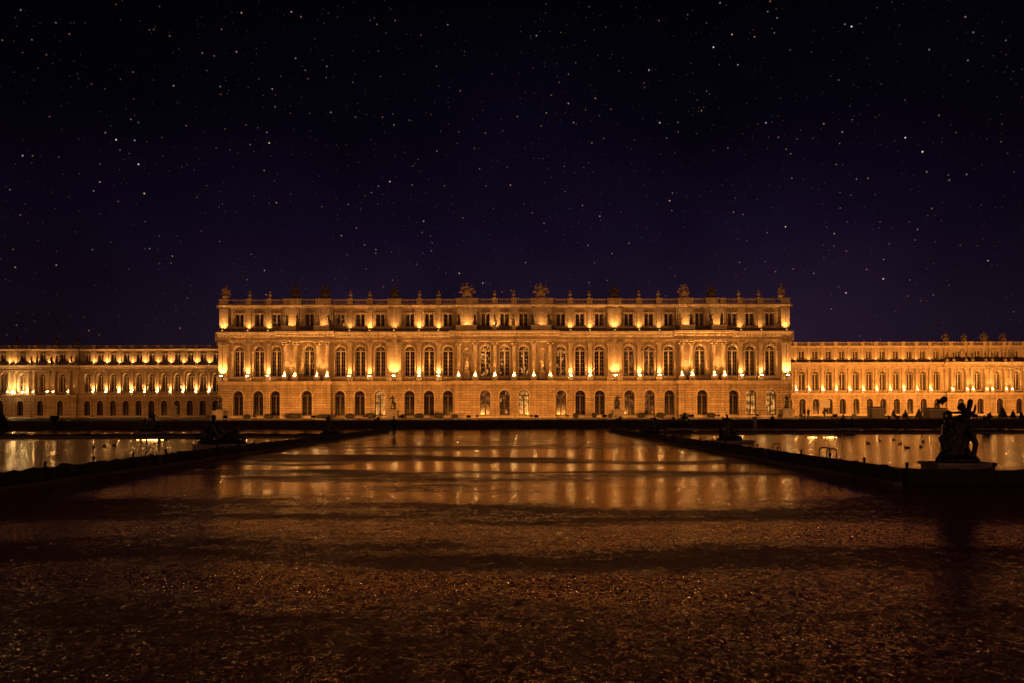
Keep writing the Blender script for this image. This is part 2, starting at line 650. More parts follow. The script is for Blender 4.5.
def pool(name, x0, x1, PF):
    m = MB()
    m.quad((x0 + .5, PN + .5, 0.16), (x1 - .5, PN + .5, 0.16), (x1 - .5, PF - .5, 0.16), (x0 + .5, PF - .5, 0.16))
    structure(obj('pool_water', m, 'pool_water'))
    m = MB()
    for a, b, c, d in ((x0, x1, PN, PN + .55), (x0, x1, PF - .55, PF), (x0, x0 + .55, PN + .55, PF - .55), (x1 - .55, x1, PN + .55, PF - .55)):
        m.box(a, b, c, d, 0.004, 0.30)
    structure(obj('pool_kerb', m, 'coping_stone'))
    m = MB()
    m.box(x0, x1, PF + 1.2, PF + 7.5, 0.004, 0.05)
    structure(obj('lawn', m, 'lawn'))


PFL = 51.5
pool('left', -66.0, XL - 0.55, PFL)
pool('right', XR + 0.6, 66.0, PF)

rnd = random.Random(5)


def fence(pts, label, h=0.44, step=2.2):
    """posts with dark netting panels, running through the points"""
    root = thing('barrier_fence', (pts[0][0], pts[0][1], 0), label, 'fence', 'low dark barriers round the two pools')
    for (xa, ya), (xb, yb) in zip(pts[:-1], pts[1:]):
        d = (Vector((xb, yb, 0)) - Vector((xa, ya, 0)))
        L = d.length
        d.normalize()
        nn = Vector((-d.y, d.x, 0))
        mid = 1 if (Vector((-1.3, 30, 0)) - Vector((xa, ya, 0))).dot(nn) > 0 else -1
        m = MB()
        k = int(L / 1.1)
        for i in range(k):
            p = Vector((xa, ya, 0)) + d * (L * i / k + .006)
            q = Vector((xa, ya, 0)) + d * (L * (i + 1) / k - .006)
            A, B = nn * mid * .12, nn * mid * .34
            zt = .10 + rnd.uniform(-.006, .006)
            base_ = [p + A, q + A, q + B, p + B]
            m.add([(v.x, v.y, .004) for v in base_] + [(v.x, v.y, zt) for v in base_], [(0, 3, 2, 1), (4, 5, 6, 7), (0, 1, 5, 4), (1, 2, 6, 5), (2, 3, 7, 6), (3, 0, 4, 7)])
        obj('kerb', m, 'coping_stone', root)
    for (xa, ya), (xb, yb) in zip(pts[:-1], pts[1:]):
        L = math.hypot(xb - xa, yb - ya)
        n = max(1, round(L / step))
        for i in range(n):
            a = i / n
            b = (i + 1) / n
            pa = Vector((xa + (xb - xa) * a, ya + (yb - ya) * a, 0))
            pb = Vector((xa + (xb - xa) * b, ya + (yb - ya) * b, 0))
            m = MB()
            m.tube(pa, pa + Vector((0, 0, h + 0.12)), 0.03, 0.03, 8)
            m.tube(pa, pa + Vector((0, 0, 0.03)), 0.12, 0.12, 10)
            m.ball((pa.x, pa.y, h + 0.13), 0.045)
            obj('post', m, 'black_metal', root)
            m = MB()
            K = 9
            nrm_ = Vector((-(pb - pa).y, (pb - pa).x, 0)).normalized() * 0.022
            cols = []
            for k in range(K + 1):
                q = pa.lerp(pb, k / K)
                q = q + nrm_ * math.sin(k * 2.1 + i) * 1.2
                zt = h + 0.07 * noise.noise(Vector((q.x * 2.3, q.y * 2.3, 3.0))) + rnd.uniform(-.04, .04)
                cols.append([q - nrm_, q + nrm_, zt])
            for k in range(K):
                A, B = cols[k], cols[k + 1]
                vs = []
                for (p_, z) in ((A[0], 0.03), (B[0], 0.03), (B[1], 0.03), (A[1], 0.03), (A[0], A[2]), (B[0], B[2]), (B[1], B[2]), (A[1], A[2])):
                    vs.append((p_.x, p_.y, z))
                m.add(vs, [(0, 3, 2, 1), (4, 5, 6, 7), (0, 1, 5, 4), (2, 3, 7, 6)])
            obj('netting_panel', m, 'black_netting', root)
    return root


fence([(XL, 92.0 - 20), (XL, 16.8), (-36, 16.8)], 'low dark netting barrier with posts left of the central walk')
fence([(XR, 92.0 - 20), (XR, 17.8), (33, 17.8)], 'low dark netting barrier with posts right of the central walk')
fence([(-62, PFL + 0.9), (XL - 0.6, PFL + 0.9)], 'dark barrier along the far edge of the left pool')
fence([(XR + 0.6, PF + 0.9), (62, PF + 0.9)], 'dark barrier along the far edge of the right pool')

# ------------------------------------------------------------------ palace building kit
Z_G1, Z_F0, Z_F1 = 8.15, 8.85, 17.05
Z_A0, Z_A1 = 19.25, 24.25
YC = 143.4


def hole_strip(m, x0, x1, z0, z1, yp, holes, depth=0.5):
    """front wall sheet with rectangular / round-headed openings and their reveals. hole=(cx,w,zb,zt,arched,depth)"""
    x = x0
    for (cx, w, zb, zt, arch, dep) in sorted(holes):
        a, b = cx - w / 2, cx + w / 2
        m.quad((x, yp, z0), (a, yp, z0), (a, yp, z1), (x, yp, z1))
        m.quad((a, yp, z0), (b, yp, z0), (b, yp, zb), (a, yp, zb))
        zs = zt - w / 2 if arch else zt
        N = 12 if arch else 1
        pts = []
        for i in range(N + 1):
            if arch:
                t_ = math.pi * (1 - i / N)
                pts.append((cx + w / 2 * math.cos(t_), zs + w / 2 * math.sin(t_)))
            else:
                pts.append((a + (b - a) * i / N, zt))
        for (xa, za), (xb, zb2) in zip(pts[:-1], pts[1:]):
            m.quad((xa, yp, za), (xb, yp, zb2), (xb, yp, z1), (xa, yp, z1))
            m.quad((xa, yp, za), (xa, yp + dep, za), (xb, yp + dep, zb2), (xb, yp, zb2))
        m.quad((a, yp, zb), (a, yp + dep, zb), (a, yp + dep, zs), (a, yp, zs))
        m.quad((b, yp, zs), (b, yp + dep, zs), (b, yp + dep, zb), (b, yp, zb))
        m.quad((a, yp, zb), (b, yp, zb), (b, yp + dep, zb), (a, yp + dep, zb))
        x = b
    m.quad((x, yp, z0), (x1, yp, z0), (x1, yp, z1), (x, yp, z1))


def archivolt(m, cx, w, zt, zb, yp, bw=0.34, pr=0.24):
    """moulded band round a round-headed opening, jambs included"""
    r = w / 2
    zs = zt - r
    N = 14
    ring = []
    for i in range(N + 1):
        a = math.pi * (1 - i / N)
        ring.append((math.cos(a), math.sin(a)))
    for (c0, s0), (c1, s1) in zip(ring[:-1], ring[1:]):
        R = r + bw
        p = [(cx + r * c0, yp - pr, zs + r * s0), (cx + r * c1, yp - pr, zs + r * s1), (cx + R * c1, yp - pr, zs + R * s1), (cx + R * c0, yp - pr, zs + R * s0)]
        q = [(x, yp + 0.02, z) for x, y, z in p]
        m.add(p + q, [(0, 1, 2, 3), (3, 2, 6, 7), (0, 4, 5, 1)])
    m.box(cx - r - bw - .10, cx - r - .01, yp - pr - .06, yp + .02, zs - 0.26, zs - 0.003)
    m.box(cx + r + .01, cx + r + bw + .10, yp - pr - .06, yp + .02, zs - 0.26, zs - 0.003)
    m.box(cx - r - bw * .55, cx - r - .01, yp - pr * .5, yp + .02, zb, zs - 0.263)
    m.box(cx + r + .01, cx + r + bw * .55, yp - pr * .5, yp + .02, zb, zs - 0.263)
    m.box(cx - .2, cx + .2, yp - pr - .14, yp + .02, zt + 0.01, zt + bw + .26)


_wcache = {}


def window_meshes(w, h, arch, rows, paint='window_paint'):
    key = (round(w, 3), round(h, 3), arch, rows, paint)
    if key in _wcache:
        return _wcache[key]
    m = MB()
    r = w / 2
    zs = h - r if arch else h
    fw = 0.13
    m.box(-r, -r + fw, -.06, .06, 0, zs)
    m.box(r - fw, r, -.06, .06, 0, zs)
    m.box(-r + fw, r - fw, -.06, .06, 0, .16)
    m.box(-.15, .15, -.09, .06, .16, zs - (.12 if arch else .13))
    m.box(-r + fw, r - fw, -.09, .065, zs - .12, zs + (.10 if arch else 0))
    if arch:
        N = 12
        for i in range(N):
            a0 = math.pi * i / N
            a1 = math.pi * (i + 1) / N
            p = []
            for y in (-.06, .06):
                for (rr, a) in ((r - fw, a0), (r, a0), (r, a1), (r - fw, a1)):
                    p.append((rr * math.cos(a), y, zs + rr * math.sin(a)))
            m.add(p, [(0, 1, 2, 3), (4, 7, 6, 5), (0, 3, 7, 4), (1, 5, 6, 2)])
        for a in (60, 90, 120):
            t_ = math.radians(a)
            m.tube((0.10 * math.cos(t_), -.02, zs + .1), ((r - .06) * math.cos(t_), -.02, zs + (r - .06) * math.sin(t_)), .035, .035, 6)
        m.tube((-r * .52, -.02, zs + .1), (-r * .52 * .7, -.02, zs + r * .40), .03, .03, 5)
        m.tube((-r * .52 * .7, -.02, zs + r * .40), (r * .52 * .7, -.02, zs + r * .40), .03, .03, 5)
        m.tube((r * .52, -.02, zs + .1), (r * .52 * .7, -.02, zs + r * .40), .03, .03, 5)
    for sx in (-1, 1):
        xm = sx * (0.15 + (r - fw - .15) / 2)
        m.box(xm - .016, xm + .016, -.045, .035, .16, zs - .12)
        xa, xb = sorted((sx * .15, sx * (r - fw)))
        for k in range(1, rows):
            z = .16 + (zs - .28) * k / rows
            m.box(xa, xb, -.035, .025, z - .018, z + .018)
    fr = m.mesh('window')
    fr.materials.append(MAT[paint])
    m = MB()
    if arch:
        pts = [(-r, 0.012, 0), (r, 0.012, 0), (r, 0.012, zs)] + [(r * math.cos(math.pi * i / 12), 0.012, zs + r * math.sin(math.pi * i / 12)) for i in range(1, 12)] + [(-r, 0.012, zs)]
        m.add(pts, [tuple(range(len(pts)))])
        m.v += []
    else:
        m.add([(-r, 0.012, 0), (r, 0.012, 0), (r, 0.012, h), (-r, 0.012, h)], [(0, 1, 2, 3)])
    pv = m
    _wcache[key] = (fr, pv, {})
    return _wcache[key]


def add_window(root, cx, y, zb, w, h, arch, rows, glassmat='window_glass', paint='window_paint'):
    fr, pv, panes = window_meshes(w, h, arch, rows, paint)
    R = rootloc(root)
    o = link('window', fr, None, root, (cx - R.x, y - R.y, zb - R.z))
    if glassmat not in panes:
        pm = pv.mesh('pane')
        pm.materials.append(MAT[glassmat])
        panes[glassmat] = pm
    link('pane', panes[glassmat], None, o)
    return o


def pilaster(m, cx, w, z0, z1, yp, pr=0.36):
    m.box(cx - w / 2 - .10, cx + w / 2 + .10, yp - pr - .10, yp + .02, z0, z0 + .22)
    m.box(cx - w / 2 - .05, cx + w / 2 + .05, yp - pr - .05, yp + .02, z0 + .223, z0 + .40)
    m.box(cx - w / 2, cx + w / 2, yp - pr, yp + .02, z0 + .403, z1 - .95)
    # ionic capital: neck, volutes, abacus
    m.box(cx - w / 2 - .03, cx + w / 2 + .03, yp - pr - .04, yp + .02, z1 - .947, z1 - .70)
    for s_ in (-1, 1):
        m.tube((cx + s_ * (w / 2 + .02), yp - pr - .16, z1 - .42), (cx + s_ * (w / 2 + .02), yp, z1 - .42), .21, .21, 10)
    m.box(cx - w / 2 + .02, cx + w / 2 - .02, yp - pr - .12, yp + .02, z1 - .697, z1 - .25)
    m.box(cx - w / 2 - .16, cx + w / 2 + .16, yp - pr - .18, yp + .02, z1 - .197, z1 - .003)


def column_mb(cx, cy, z0, z1, r=0.44):
    m = MB()
    m.box(cx - r - .14, cx + r + .14, cy - r - .14, cy + r + .14, z0, z0 + .18)
    m.lathe(cx, cy, [(r + .12, z0 + .183), (r + .13, z0 + .26), (r + .05, z0 + .32), (r + .07, z0 + .40), (r, z0 + .46),
                     (r, z0 + 2.3), (r * .97, z0 + 4.2), (r * .86, z1 - .95), (r * .92, z1 - .90), (r * .86, z1 - .82), (r * .9, z1 - .62), (r * 1.05, z1 - .40)], 16)
    for s_ in (-1, 1):
        m.tube((cx + s_ * (r + .0), cy - r * .95, z1 - .42), (cx + s_ * (r + .0), cy + r * .95, z1 - .42), .20, .20, 10)
    m.box(cx - r - .14, cx + r + .14, cy - r - .12, cy + r + .12, z1 - .22, z1 - .003)
    return m


MAIN_CORN = [(0, 17.05), (.10, 17.05), (.10, 17.30), (.14, 17.34), (.14, 17.55), (.06, 17.60), (.06, 18.05), (.22, 18.10), (.30, 18.30), (.62, 18.36),
             (.66, 18.62), (.86, 18.72), (.95, 18.98), (1.02, 19.02), (1.02, 19.14), (0, 19.24)]
ATT_CORN = [(0, 24.25), (.08, 24.25), (.10, 24.40), (.32, 24.46), (.36, 24.62), (.50, 24.70), (.54, 24.84), (0, 24.90)]
GRD_CORN = [(0, 8.15), (.06, 8.15), (.08, 8.32), (.24, 8.40), (.28, 8.58), (.36, 8.66), (.36, 8.80), (0, 8.85)]

LAMP = {}


def lamp_source():
    m = MB()
    m.box(-.16, .16, -.13, .13, .05, .26)
    m.box(-.19, -.165, -.04, .04, 0, .2)
    m.box(.165, .19, -.04, .04, 0, .2)
    m.box(-.19, .19, -.05, .05, -.0, .035)
    body = m.mesh('floodlight')
    body.materials.append(MAT['lamp_metal'])
    m = MB()
    m.box(-.14, .14, -.11, .11, .262, .285)
    m.box(-.14, .14, -.150, -.131, .10, .25)
    ln = m.mesh('lens')
    ln.materials.append(MAT['lamp_lens'])
    LAMP['body'], LAMP['lens'] = body, ln
    m = MB()
    m.box(-.22, .22, -.150, -.131, .08, .17)
    ln = m.mesh('lens')
    ln.materials.append(MAT['strong_lens'])
    LAMP['bright'] = ln
    ln = m.mesh('lens')
    ln.materials.append(MAT['glare_lens'])
    LAMP['glare'] = ln


lamp_source()
_lights = {}


def light_data(kind, power, size, blend, radius, col):
    key = (kind, round(power, 1), round(size, 2), blend, radius, col)
    if key not in _lights:
        d = bpy.data.lights.new('beam', kind)
        d.energy = power
        d.color = col
        d.shadow_soft_size = radius
        if kind == 'SPOT':
            d.spot_size = math.radians(size)
            d.spot_blend = blend
        _lights[key] = d
    return _lights[key]


def uplight(x, y, z, power, label, group, tilt=15, size=108, col=GOLD, radius=0.16, bright=False, aim=0.0):
    """small floodlight whose beam goes up the wall behind it"""
    o = link('floodlight', LAMP['body'], None, None, (x, y, z))
    tag(o, label, 'floodlight', group)
    link('lens', LAMP['glare' if bright == 2 else 'bright' if bright else 'lens'], None, o)
    l = bpy.data.objects.new('beam', light_data('SPOT', power * UP, size, 1.0, radius, col))
    COL.objects.link(l)
    l.parent = o
    l.location = (0, 0, .34)
    l.rotation_euler = (math.radians(180 - tilt), 0, aim)
    return o


def facade_building(name, label, segs, bays, piers, lit, depth, side_l, side_r, Y0, extra=None):
    """segs: (x0,x1,ground_w,first_w,entab_w,attic_w). bays: dict storey->[(cx, kind)]"""
    xa, xb = segs[0][0], segs[-1][1]
    root = thing(name, ((xa + xb) / 2, Y0, TZ), label, 'palace')
    wg, wf, wa = MB(), MB(), MB()
    trim_g, trim_f, trim_a = MB(), MB(), MB()
    base = MB()
    for (x0, x1, gw, fw, ew, aw) in segs:
        inb = [b for b in bays if x0 <= b[0] <= x1]
        hg = [(b[0], 2.15 if b[1] != 'N' else 0, 1.65, 6.85, True, .75) for b in inb if b[1] == 'W']
        hf = [(b[0], 2.15 if b[1] == 'W' else 1.75, 9.85 if b[1] == 'W' else 10.6, 16.25 if b[1] == 'W' else 15.5, True, .68 if b[1] == 'W' else .8) for b in inb]
        ha = [(b[0], 1.80, 20.35, 23.05, False, .45) for b in inb if b[1] == 'W']
        hole_strip(wg, x0, x1, TZ, Z_G1, Y0 - gw, hg)
        hole_strip(wf, x0, x1, Z_F0, Z_F1, Y0 - fw, hf)
        hole_strip(wa, x0, x1, Z_A0, Z_A1, Y0 - aw, ha)
        # returns of each storey
        for mb, w_, z0, z1 in ((wg, gw, TZ, Z_G1), (wf, fw, Z_F0, Z_F1), (wa, aw, Z_A0, Z_A1)):
            for xx in (x0, x1):
                mb.quad((xx, Y0 - w_, z0), (xx, Y0 + 1.5, z0), (xx, Y0 + 1.5, z1), (xx, Y0 - w_, z1))
        # backs behind openings (dark rooms / niche backs)
        wf.quad((x0, Y0 - fw + .82, Z_F0), (x1, Y0 - fw + .82, Z_F0), (x1, Y0 - fw + .82, Z_F1), (x0, Y0 - fw + .82, Z_F1))
        # plinth, string course, entablature, attic cornice
        base.box(x0 - .03, x1 + .03, Y0 - gw - .12, Y0 - gw + .02, TZ, 1.55)
        trim_g.prof_x(x0 - (.36 if gw > 1 else 0), x1 + (.36 if gw > 1 else 0), Y0 - gw, GRD_CORN)
        trim_g.box(x0, x1, Y0 - gw + .01, Y0 + 1.4, Z_G1 + .02, Z_F0 - .004)
        trim_f.prof_x(x0 - (.9 if ew > 1 else 0), x1 + (.9 if ew > 1 else 0), Y0 - ew, MAIN_CORN)
        trim_f.box(x0, x1, Y0 - ew + .01, Y0 + 1.4, Z_F1 + .004, Z_A0 - .02)
        n = int((x1 - x0) / .62)
        for i in range(n):
            xx = x0 + (i + .5) * (x1 - x0) / n
            trim_f.box(xx - .14, xx + .14, Y0 - ew - .60, Y0 - ew - .28, 18.12, 18.345)
        trim_a.prof_x(x0, x1, Y0 - aw, ATT_CORN)
        trim_a.box(x0, x1, Y0 - aw + .01, Y0 + 1.4, Z_A1 + .004, 24.88)
        # pedestal course under the order, with sill blocks
        wf.box(x0 + .01, x1 - .01, Y0 - fw - .13, Y0 - fw + .02, Z_F0 + .003, 9.02)
        for b in inb:
            cx = b[0]
            if b[1] == 'W':
                archivolt(trim_g, cx, 2.15, 6.85, 1.66, Y0 - gw, .26, .07)
                archivolt(trim_f, cx, 2.15, 16.25, 9.86, Y0 - fw)
                # attic surround
                for s_ in (-1, 1):
                    xs = cx + s_ * (.9 + .11)
                    trim_a.box(xs - .10, xs + .10, Y0 - aw - .09, Y0 - aw + .02, 20.36, 23.06)
                trim_a.box(cx - 1.15, cx + 1.15, Y0 - aw - .16, Y0 - aw + .02, 23.063, 23.32)
                trim_a.box(cx - 1.15, cx + 1.15, Y0 - aw - .16, Y0 - aw + .02, 20.10, 20.33)
                # small balustrade on the sill
                bl = MB()
                yb = Y0 - fw - .28
                bl.box(cx - 1.12, cx + 1.12, yb - .09, yb + .09, 9.62, 9.75)
                bl.box(cx - 1.12, cx + 1.12, yb - .09, yb + .09, Z_F0 + .02, 9.02)
                for k in range(7):
                    bl.lathe(cx - .96 + k * .32, yb, [(.05, 9.02), (.09, 9.17), (.04, 9.42), (.07, 9.62)], 6)
                obj('balcony', bl, 'carved_stone', root)
                gm, fm, am = lit.get(round(b[2]), {}).get('g', 'window_glass'), lit.get(round(b[2]), {}).get('f', 'window_glass'), lit.get(round(b[2]), {}).get('a', 'window_glass')
                add_window(root, cx, Y0 - gw + .64, 1.66, 2.13, 5.18, True, 4, gm, 'dark_joinery')
                add_window(root, cx, Y0 - fw + .58, 9.86, 2.13, 6.38, True, 6, fm)
                add_window(root, cx, Y0 - aw + .38, 20.36, 1.78, 2.68, False, 3, am)
            else:
                archivolt(trim_f, cx, 1.75, 15.5, 10.6, Y0 - fw, .22, .1)
    # lid and sides
    X0, X1 = segs[0][0], segs[-1][1]
    body = MB()
    yb = Y0 + 1.3
    body.box(X0 + .02, X1 - .02, yb, Y0 + depth, TZ, 24.6)
    for (za, zb_, o_) in ((Z_G1, Z_F0, .3), (17.3, 19.2, .7), (24.3, 24.85, .4)):
        body.box(X0 - o_, X0 + .02, Y0 - .25, Y0 + depth, za, zb_)
        body.box(X1 - .02, X1 + o_, Y0 - .25, Y0 + depth, za, zb_)
    for i in range(int(depth / 6)):
        for xx, s_ in ((X0, -1), (X1, 1)):
            yy = Y0 + 1.8 + i * 6
            for (za, zb_) in ((Z_F0, 17.0), (19.25, 24.2)):
                body.box(min(xx, xx + s_ * .25), max(xx, xx + s_ * .25), yy, yy + 1.0, za, zb_)
    obj('side_wall', body, 'wall_stone', root)
    obj('ground_storey_wall', wg, 'rusticated_stone', root)
    obj('main_storey_wall', wf, 'wall_stone', root)
    obj('attic_wall', wa, 'wall_stone', root)
    obj('plinth', base, 'carved_stone', root)
    obj('string_course', trim_g, 'carved_stone', root)
    obj('main_cornice', trim_f, 'carved_stone', root)
    obj('attic_cornice', trim_a, 'carved_stone', root)
    # roof: low slate slope behind the balustrade
    r = MB()
    ya, yz = Y0 + 2.2, Y0 + depth - 1
    ym = (ya + yz) / 2
    r.add([(X0 + 1.5, ya, 24.6), (X1 - 1.5, ya, 24.6), (X1 - 1.5, yz, 24.6), (X0 + 1.5, yz, 24.6), (X0 + 6, ya + 6, 26.3), (X1 - 6, ya + 6, 26.3), (X1 - 6, yz - 6, 26.3), (X0 + 6, yz - 6, 26.3)],
          [(0, 1, 5, 4), (1, 2, 6, 5), (2, 3, 7, 6), (3, 0, 4, 7), (4, 5, 6, 7)])
    rf = obj('roof', r, 'slate', root)
    # pilasters and columns of the main storey, attic pilasters
    ppx = []
    for (cx, kind) in piers:
        sg = [s_ for s_ in segs if s_[0] - .01 <= cx <= s_[1] + .01][0]
        fw, aw, ew = sg[3], sg[5], sg[4]
        if kind == 'C':
            cy = Y0 - (ew - .55)
            obj('column', column_mb(cx, cy, 9.80, Z_F1), 'carved_stone', root, True)
            pd = MB()
            pd.box(cx - .66, cx + .66, Y0 - ew - .12, Y0 - fw - .0, Z_F0 + .003, 9.80)
            pd.box(cx - .72, cx + .72, Y0 - ew - .18, Y0 - fw - .0, 9.62, 9.797)
            obj('pedestal', pd, 'carved_stone', root)
            m = MB()
            pilaster(m, cx, .80, 9.80, Z_F1, Y0 - fw, .12)
            obj('pilaster', m, 'carved_stone', root)
            m = MB()
            m.box(cx - .42, cx + .42, Y0 - aw - .12, Y0 - aw + .02, 19.9, 24.2)
            obj('attic_pilaster', m, 'carved_stone', root)
        else:
            ws = {'P': [0], 'W': [-1.05, 1.05], 'K': [-.52, .52]}[kind]
            m = MB()
            a = MB()
            hwp = 1.75 if kind == 'W' else 1.02
            if kind in 'WK':
                m.box(cx - hwp, cx + hwp, Y0 - fw - .20, Y0 - fw + .02, Z_F0 + .2, Z_F1 - .004)
                a.box(cx - hwp + .1, cx + hwp - .1, Y0 - aw - .16, Y0 - aw + .02, 19.9, 24.2)
            for dx in ws:
                ex = .2 if kind in 'WK' else 0
                pilaster(m, cx + dx, .82, 9.80, Z_F1, Y0 - fw - ex)
                a.box(cx + dx - .42, cx + dx + .42, Y0 - aw - ex - .14, Y0 - aw - ex + .05, 19.9, 24.2)
                m.box(cx + dx - .62, cx + dx + .62, Y0 - fw - ex - .52, Y0 - fw - ex + .02, Z_F0 + .003, 9.80)
                m.box(cx + dx - .68, cx + dx + .68, Y0 - fw - ex - .58, Y0 - fw - ex + .02, 9.64, 9.797)
            obj('pilaster', m, 'carved_stone', root)
            obj('attic_pilaster', a, 'carved_stone', root)
        ppx.append((cx, aw, kind))
    # roof balustrade by segment, pedestal blocks over the piers
    for (x0, x1, gw, fw, ew, aw) in segs:
        m = MB()
        yb = Y0 - aw - .12
        m.box(x0, x1, yb - .16, yb + .16, 24.90, 25.14)
        m.box(x0, x1, yb - .18, yb + .18, 25.86, 26.06)
        n = int((x1 - x0) / .42)
        pp = [p for p in ppx if x0 - .01 <= p[0] <= x1 + .01]
        for i in range(n):
            xx = x0 + (i + .5) * (x1 - x0) / n
            if any(abs(xx - p[0]) < (.8 if p[2] in 'PC' else 1.7) for p in pp):
                continue
            m.lathe(xx, yb, [(.07, 25.14), (.13, 25.34), (.06, 25.62), (.10, 25.86)], 6)
        for p in pp:
            hw = .62 if p[2] in 'PC' else 1.5 if p[2] == 'W' else .95
            m.box(p[0] - hw, p[0] + hw, yb - .34, yb + .30, 24.903, 25.95)
            m.box(p[0] - hw - .08, p[0] + hw + .08, yb - .42, yb + .36, 25.953, 26.14)
        obj('balustrade', m, 'carved_stone', root)
    return root


def PX(px, D):
    return (px - 512.0) * D / F


# ---------------- central block
D = YC
cpx = lambda p: PX(p, D)
SEG = [(219, 283, .5, 0, .35, -.3), (283, 333, 2.0, .4, 1.6, 0.0), (333, 455, .5, 0, .35, -.3), (455, 554.4, 2.3, .5, 1.8, .1),
       (554.4, 676.4, .5, 0, .35, -.3), (676.4, 726.4, 2.0, .4, 1.6, 0.0), (726.4, 790.4, .5, 0, .35, -.3)]
segs = [(cpx(a), cpx(b), c, d, e, f) for a, b, c, d, e, f in SEG]
half = [239, 259, 279.0, 309.6, 340.3, 360.2, 380.3, 409.8, 429.2, 448.4]
wpx = half + [485.7, 504.7, 523.7] + [1009.4 - p for p in reversed(half)]
bays = [(cpx(p), 'W', p) for p in wpx] + [(cpx(467.4), 'N', 467), (cpx(542.0), 'N', 542)]
# windows must lie inside their segment
fix = []
for cx, k, p in bays:
    for s_ in segs:
        if s_[0] <= cx <= s_[1]:
            cx = min(max(cx, s_[0] + 1.35), s_[1] - 1.45)
    fix.append((cx, k, p))
bays = fix
ph = [(224.0, 'K'), (249, 'P'), (269.2, 'P'), (287, 'C'), (297.2, 'C'), (319, 'C'), (329, 'C'), (350.3, 'P'), (370.3, 'P'), (394.8, 'W'), (419.5, 'P'), (438.9, 'P'),
      (459.3, 'C'), (475.8, 'C'), (495.2, 'C')]
piers = [(cpx(p), k) for p, k in ph] + [(cpx(1009.4 - p), k) for p, k in reversed(ph)]
lit = {381: {}, 380: {'g': 'bright_room_glass'}, 340: {'a': 'chandelier_glass'}, 486: {'f': 'chandelier_glass', 'g': 'dim_room_glass'},
       505: {'f': 'chandelier_glass', 'g': 'chandelier_glass'}, 524: {'f': 'chandelier_glass', 'g': 'bright_room_glass'},
       561: {'f': 'chandelier_glass', 'g': 'dim_room_glass'}, 649: {'g': 'dim_room_glass', 'f': 'dim_room_glass'}, 629: {'g': 'dim_room_glass', 'f': 'dim_room_glass'},
       750: {'g': 'bright_room_glass'}, 770: {'g': 'bright_room_glass'}, 581: {}, 238: {}}
palace = facade_building('palace_central_block', 'broad three storey stone palace block in the middle with arched windows and floodlit columns',
                         segs, bays, piers, lit, 46.0, True, True, YC)

# ---------------- wings
DR, DL = 232.0, 238.0


def wing(side):
    Dw = DR if side > 0 else DL
    if side > 0:
        wp = [775.3, 788.7] + [802 + 13.46 * i for i in range(11)]
        pav = [958, 977.3, 996.7, 1016, 1035.4, 1054.8]
        pe0, pe1 = 944.5, 1064.5
        e0 = 768
    else:
        wp = [242, 229] + [216 - 12.82 * i for i in range(11)]
        pav = [63, 43.2, 23.4, 3.6, -16.2, -36]
        pe0, pe1 = 79.0, -46
        e0 = 249
    X = lambda p: PX(p, Dw)
    s_ = [(X(e0), X(pe0), .4, 0, .35, -.3), (X(pe0), X(pe1), 1.6, .3, 1.35, 0.0)]
    if side < 0:
        s_ = [(b, a, c, d, e, f) for a, b, c, d, e, f in reversed(s_)]
    b_ = [(X(p), 'W', -999) for p in wp + pav]
    step = 13.46 if side > 0 else -12.82
    pr = [(X(p + step / 2), 'P') for p in wp[:-1]]
    st2 = 19.4 if side > 0 else -19.8
    pr += [(X(pav[0] - .5 * st2 + (2.0 if side > 0 else -2.0)), 'C')]
    for p in pav[:-1]:
        pr += [(X(p + st2 / 2 - 2.9), 'C'), (X(p + st2 / 2 + 2.9), 'C')]
    pr.sort()
    nm = 'right' if side > 0 else 'left'
    lit_ = {}
    r = facade_building('palace_wing', ('evenly lit golden stone wing set back at the right of the palace' if side > 0
                                        else 'dim stone wing set back at the left, with bright spots between its windows'),
                        s_, b_, pr, lit_, 20.0, True, True, Dw)
    r['category'] = 'palace wing'
    return r, s_, pr, X, wp, pav


wingR = wing(1)
wingL = wing(-1)

# ------------------------------------------------------------------ palace lighting
lr = random.Random(11)
for (cx, k) in piers:
    sg = [s for s in segs if s[0] - .01 <= cx <= s[1] + .01][0]
    y = YC - (sg[3] + .84 if k == 'P' else sg[3] + 1.25 if k in 'WK' else sg[4] + .06)
    pw = {'P': 48, 'W': 90, 'K': 110, 'C': 115}[k] * lr.uniform(.65, 1.35)
    if k == 'C':
        uplight(cx, y, 9.80, pw, 'small floodlight at the foot of a column on the central block', 'floodlights under the columns of the central block', bright=True)
    else:
        uplight(cx, y, 9.80, pw, 'small floodlight between the main storey windows of the central block', 'floodlights under the pilasters of the central block', bright=True)
    if k != 'C':
        ya = YC - sg[5] - (.85 if k == 'P' else 1.0)
        uplight(cx, ya, 19.40 if False else 19.26, {'P': 24, 'W': 44, 'K': 44}[k] * lr.uniform(.4, 1.5), 'small floodlight on the cornice under the attic of the central block',
                'floodlights along the attic of the central block')
for px in (292, 324, 467.3, 495.2, 514.2, 542.1, 686, 717.5):
    uplight(cpx(px), YC - .1 - .95, 19.26, 32 * lr.uniform(.7, 1.3), 'small floodlight behind the attic statues of the central block', 'floodlights behind the attic statues')

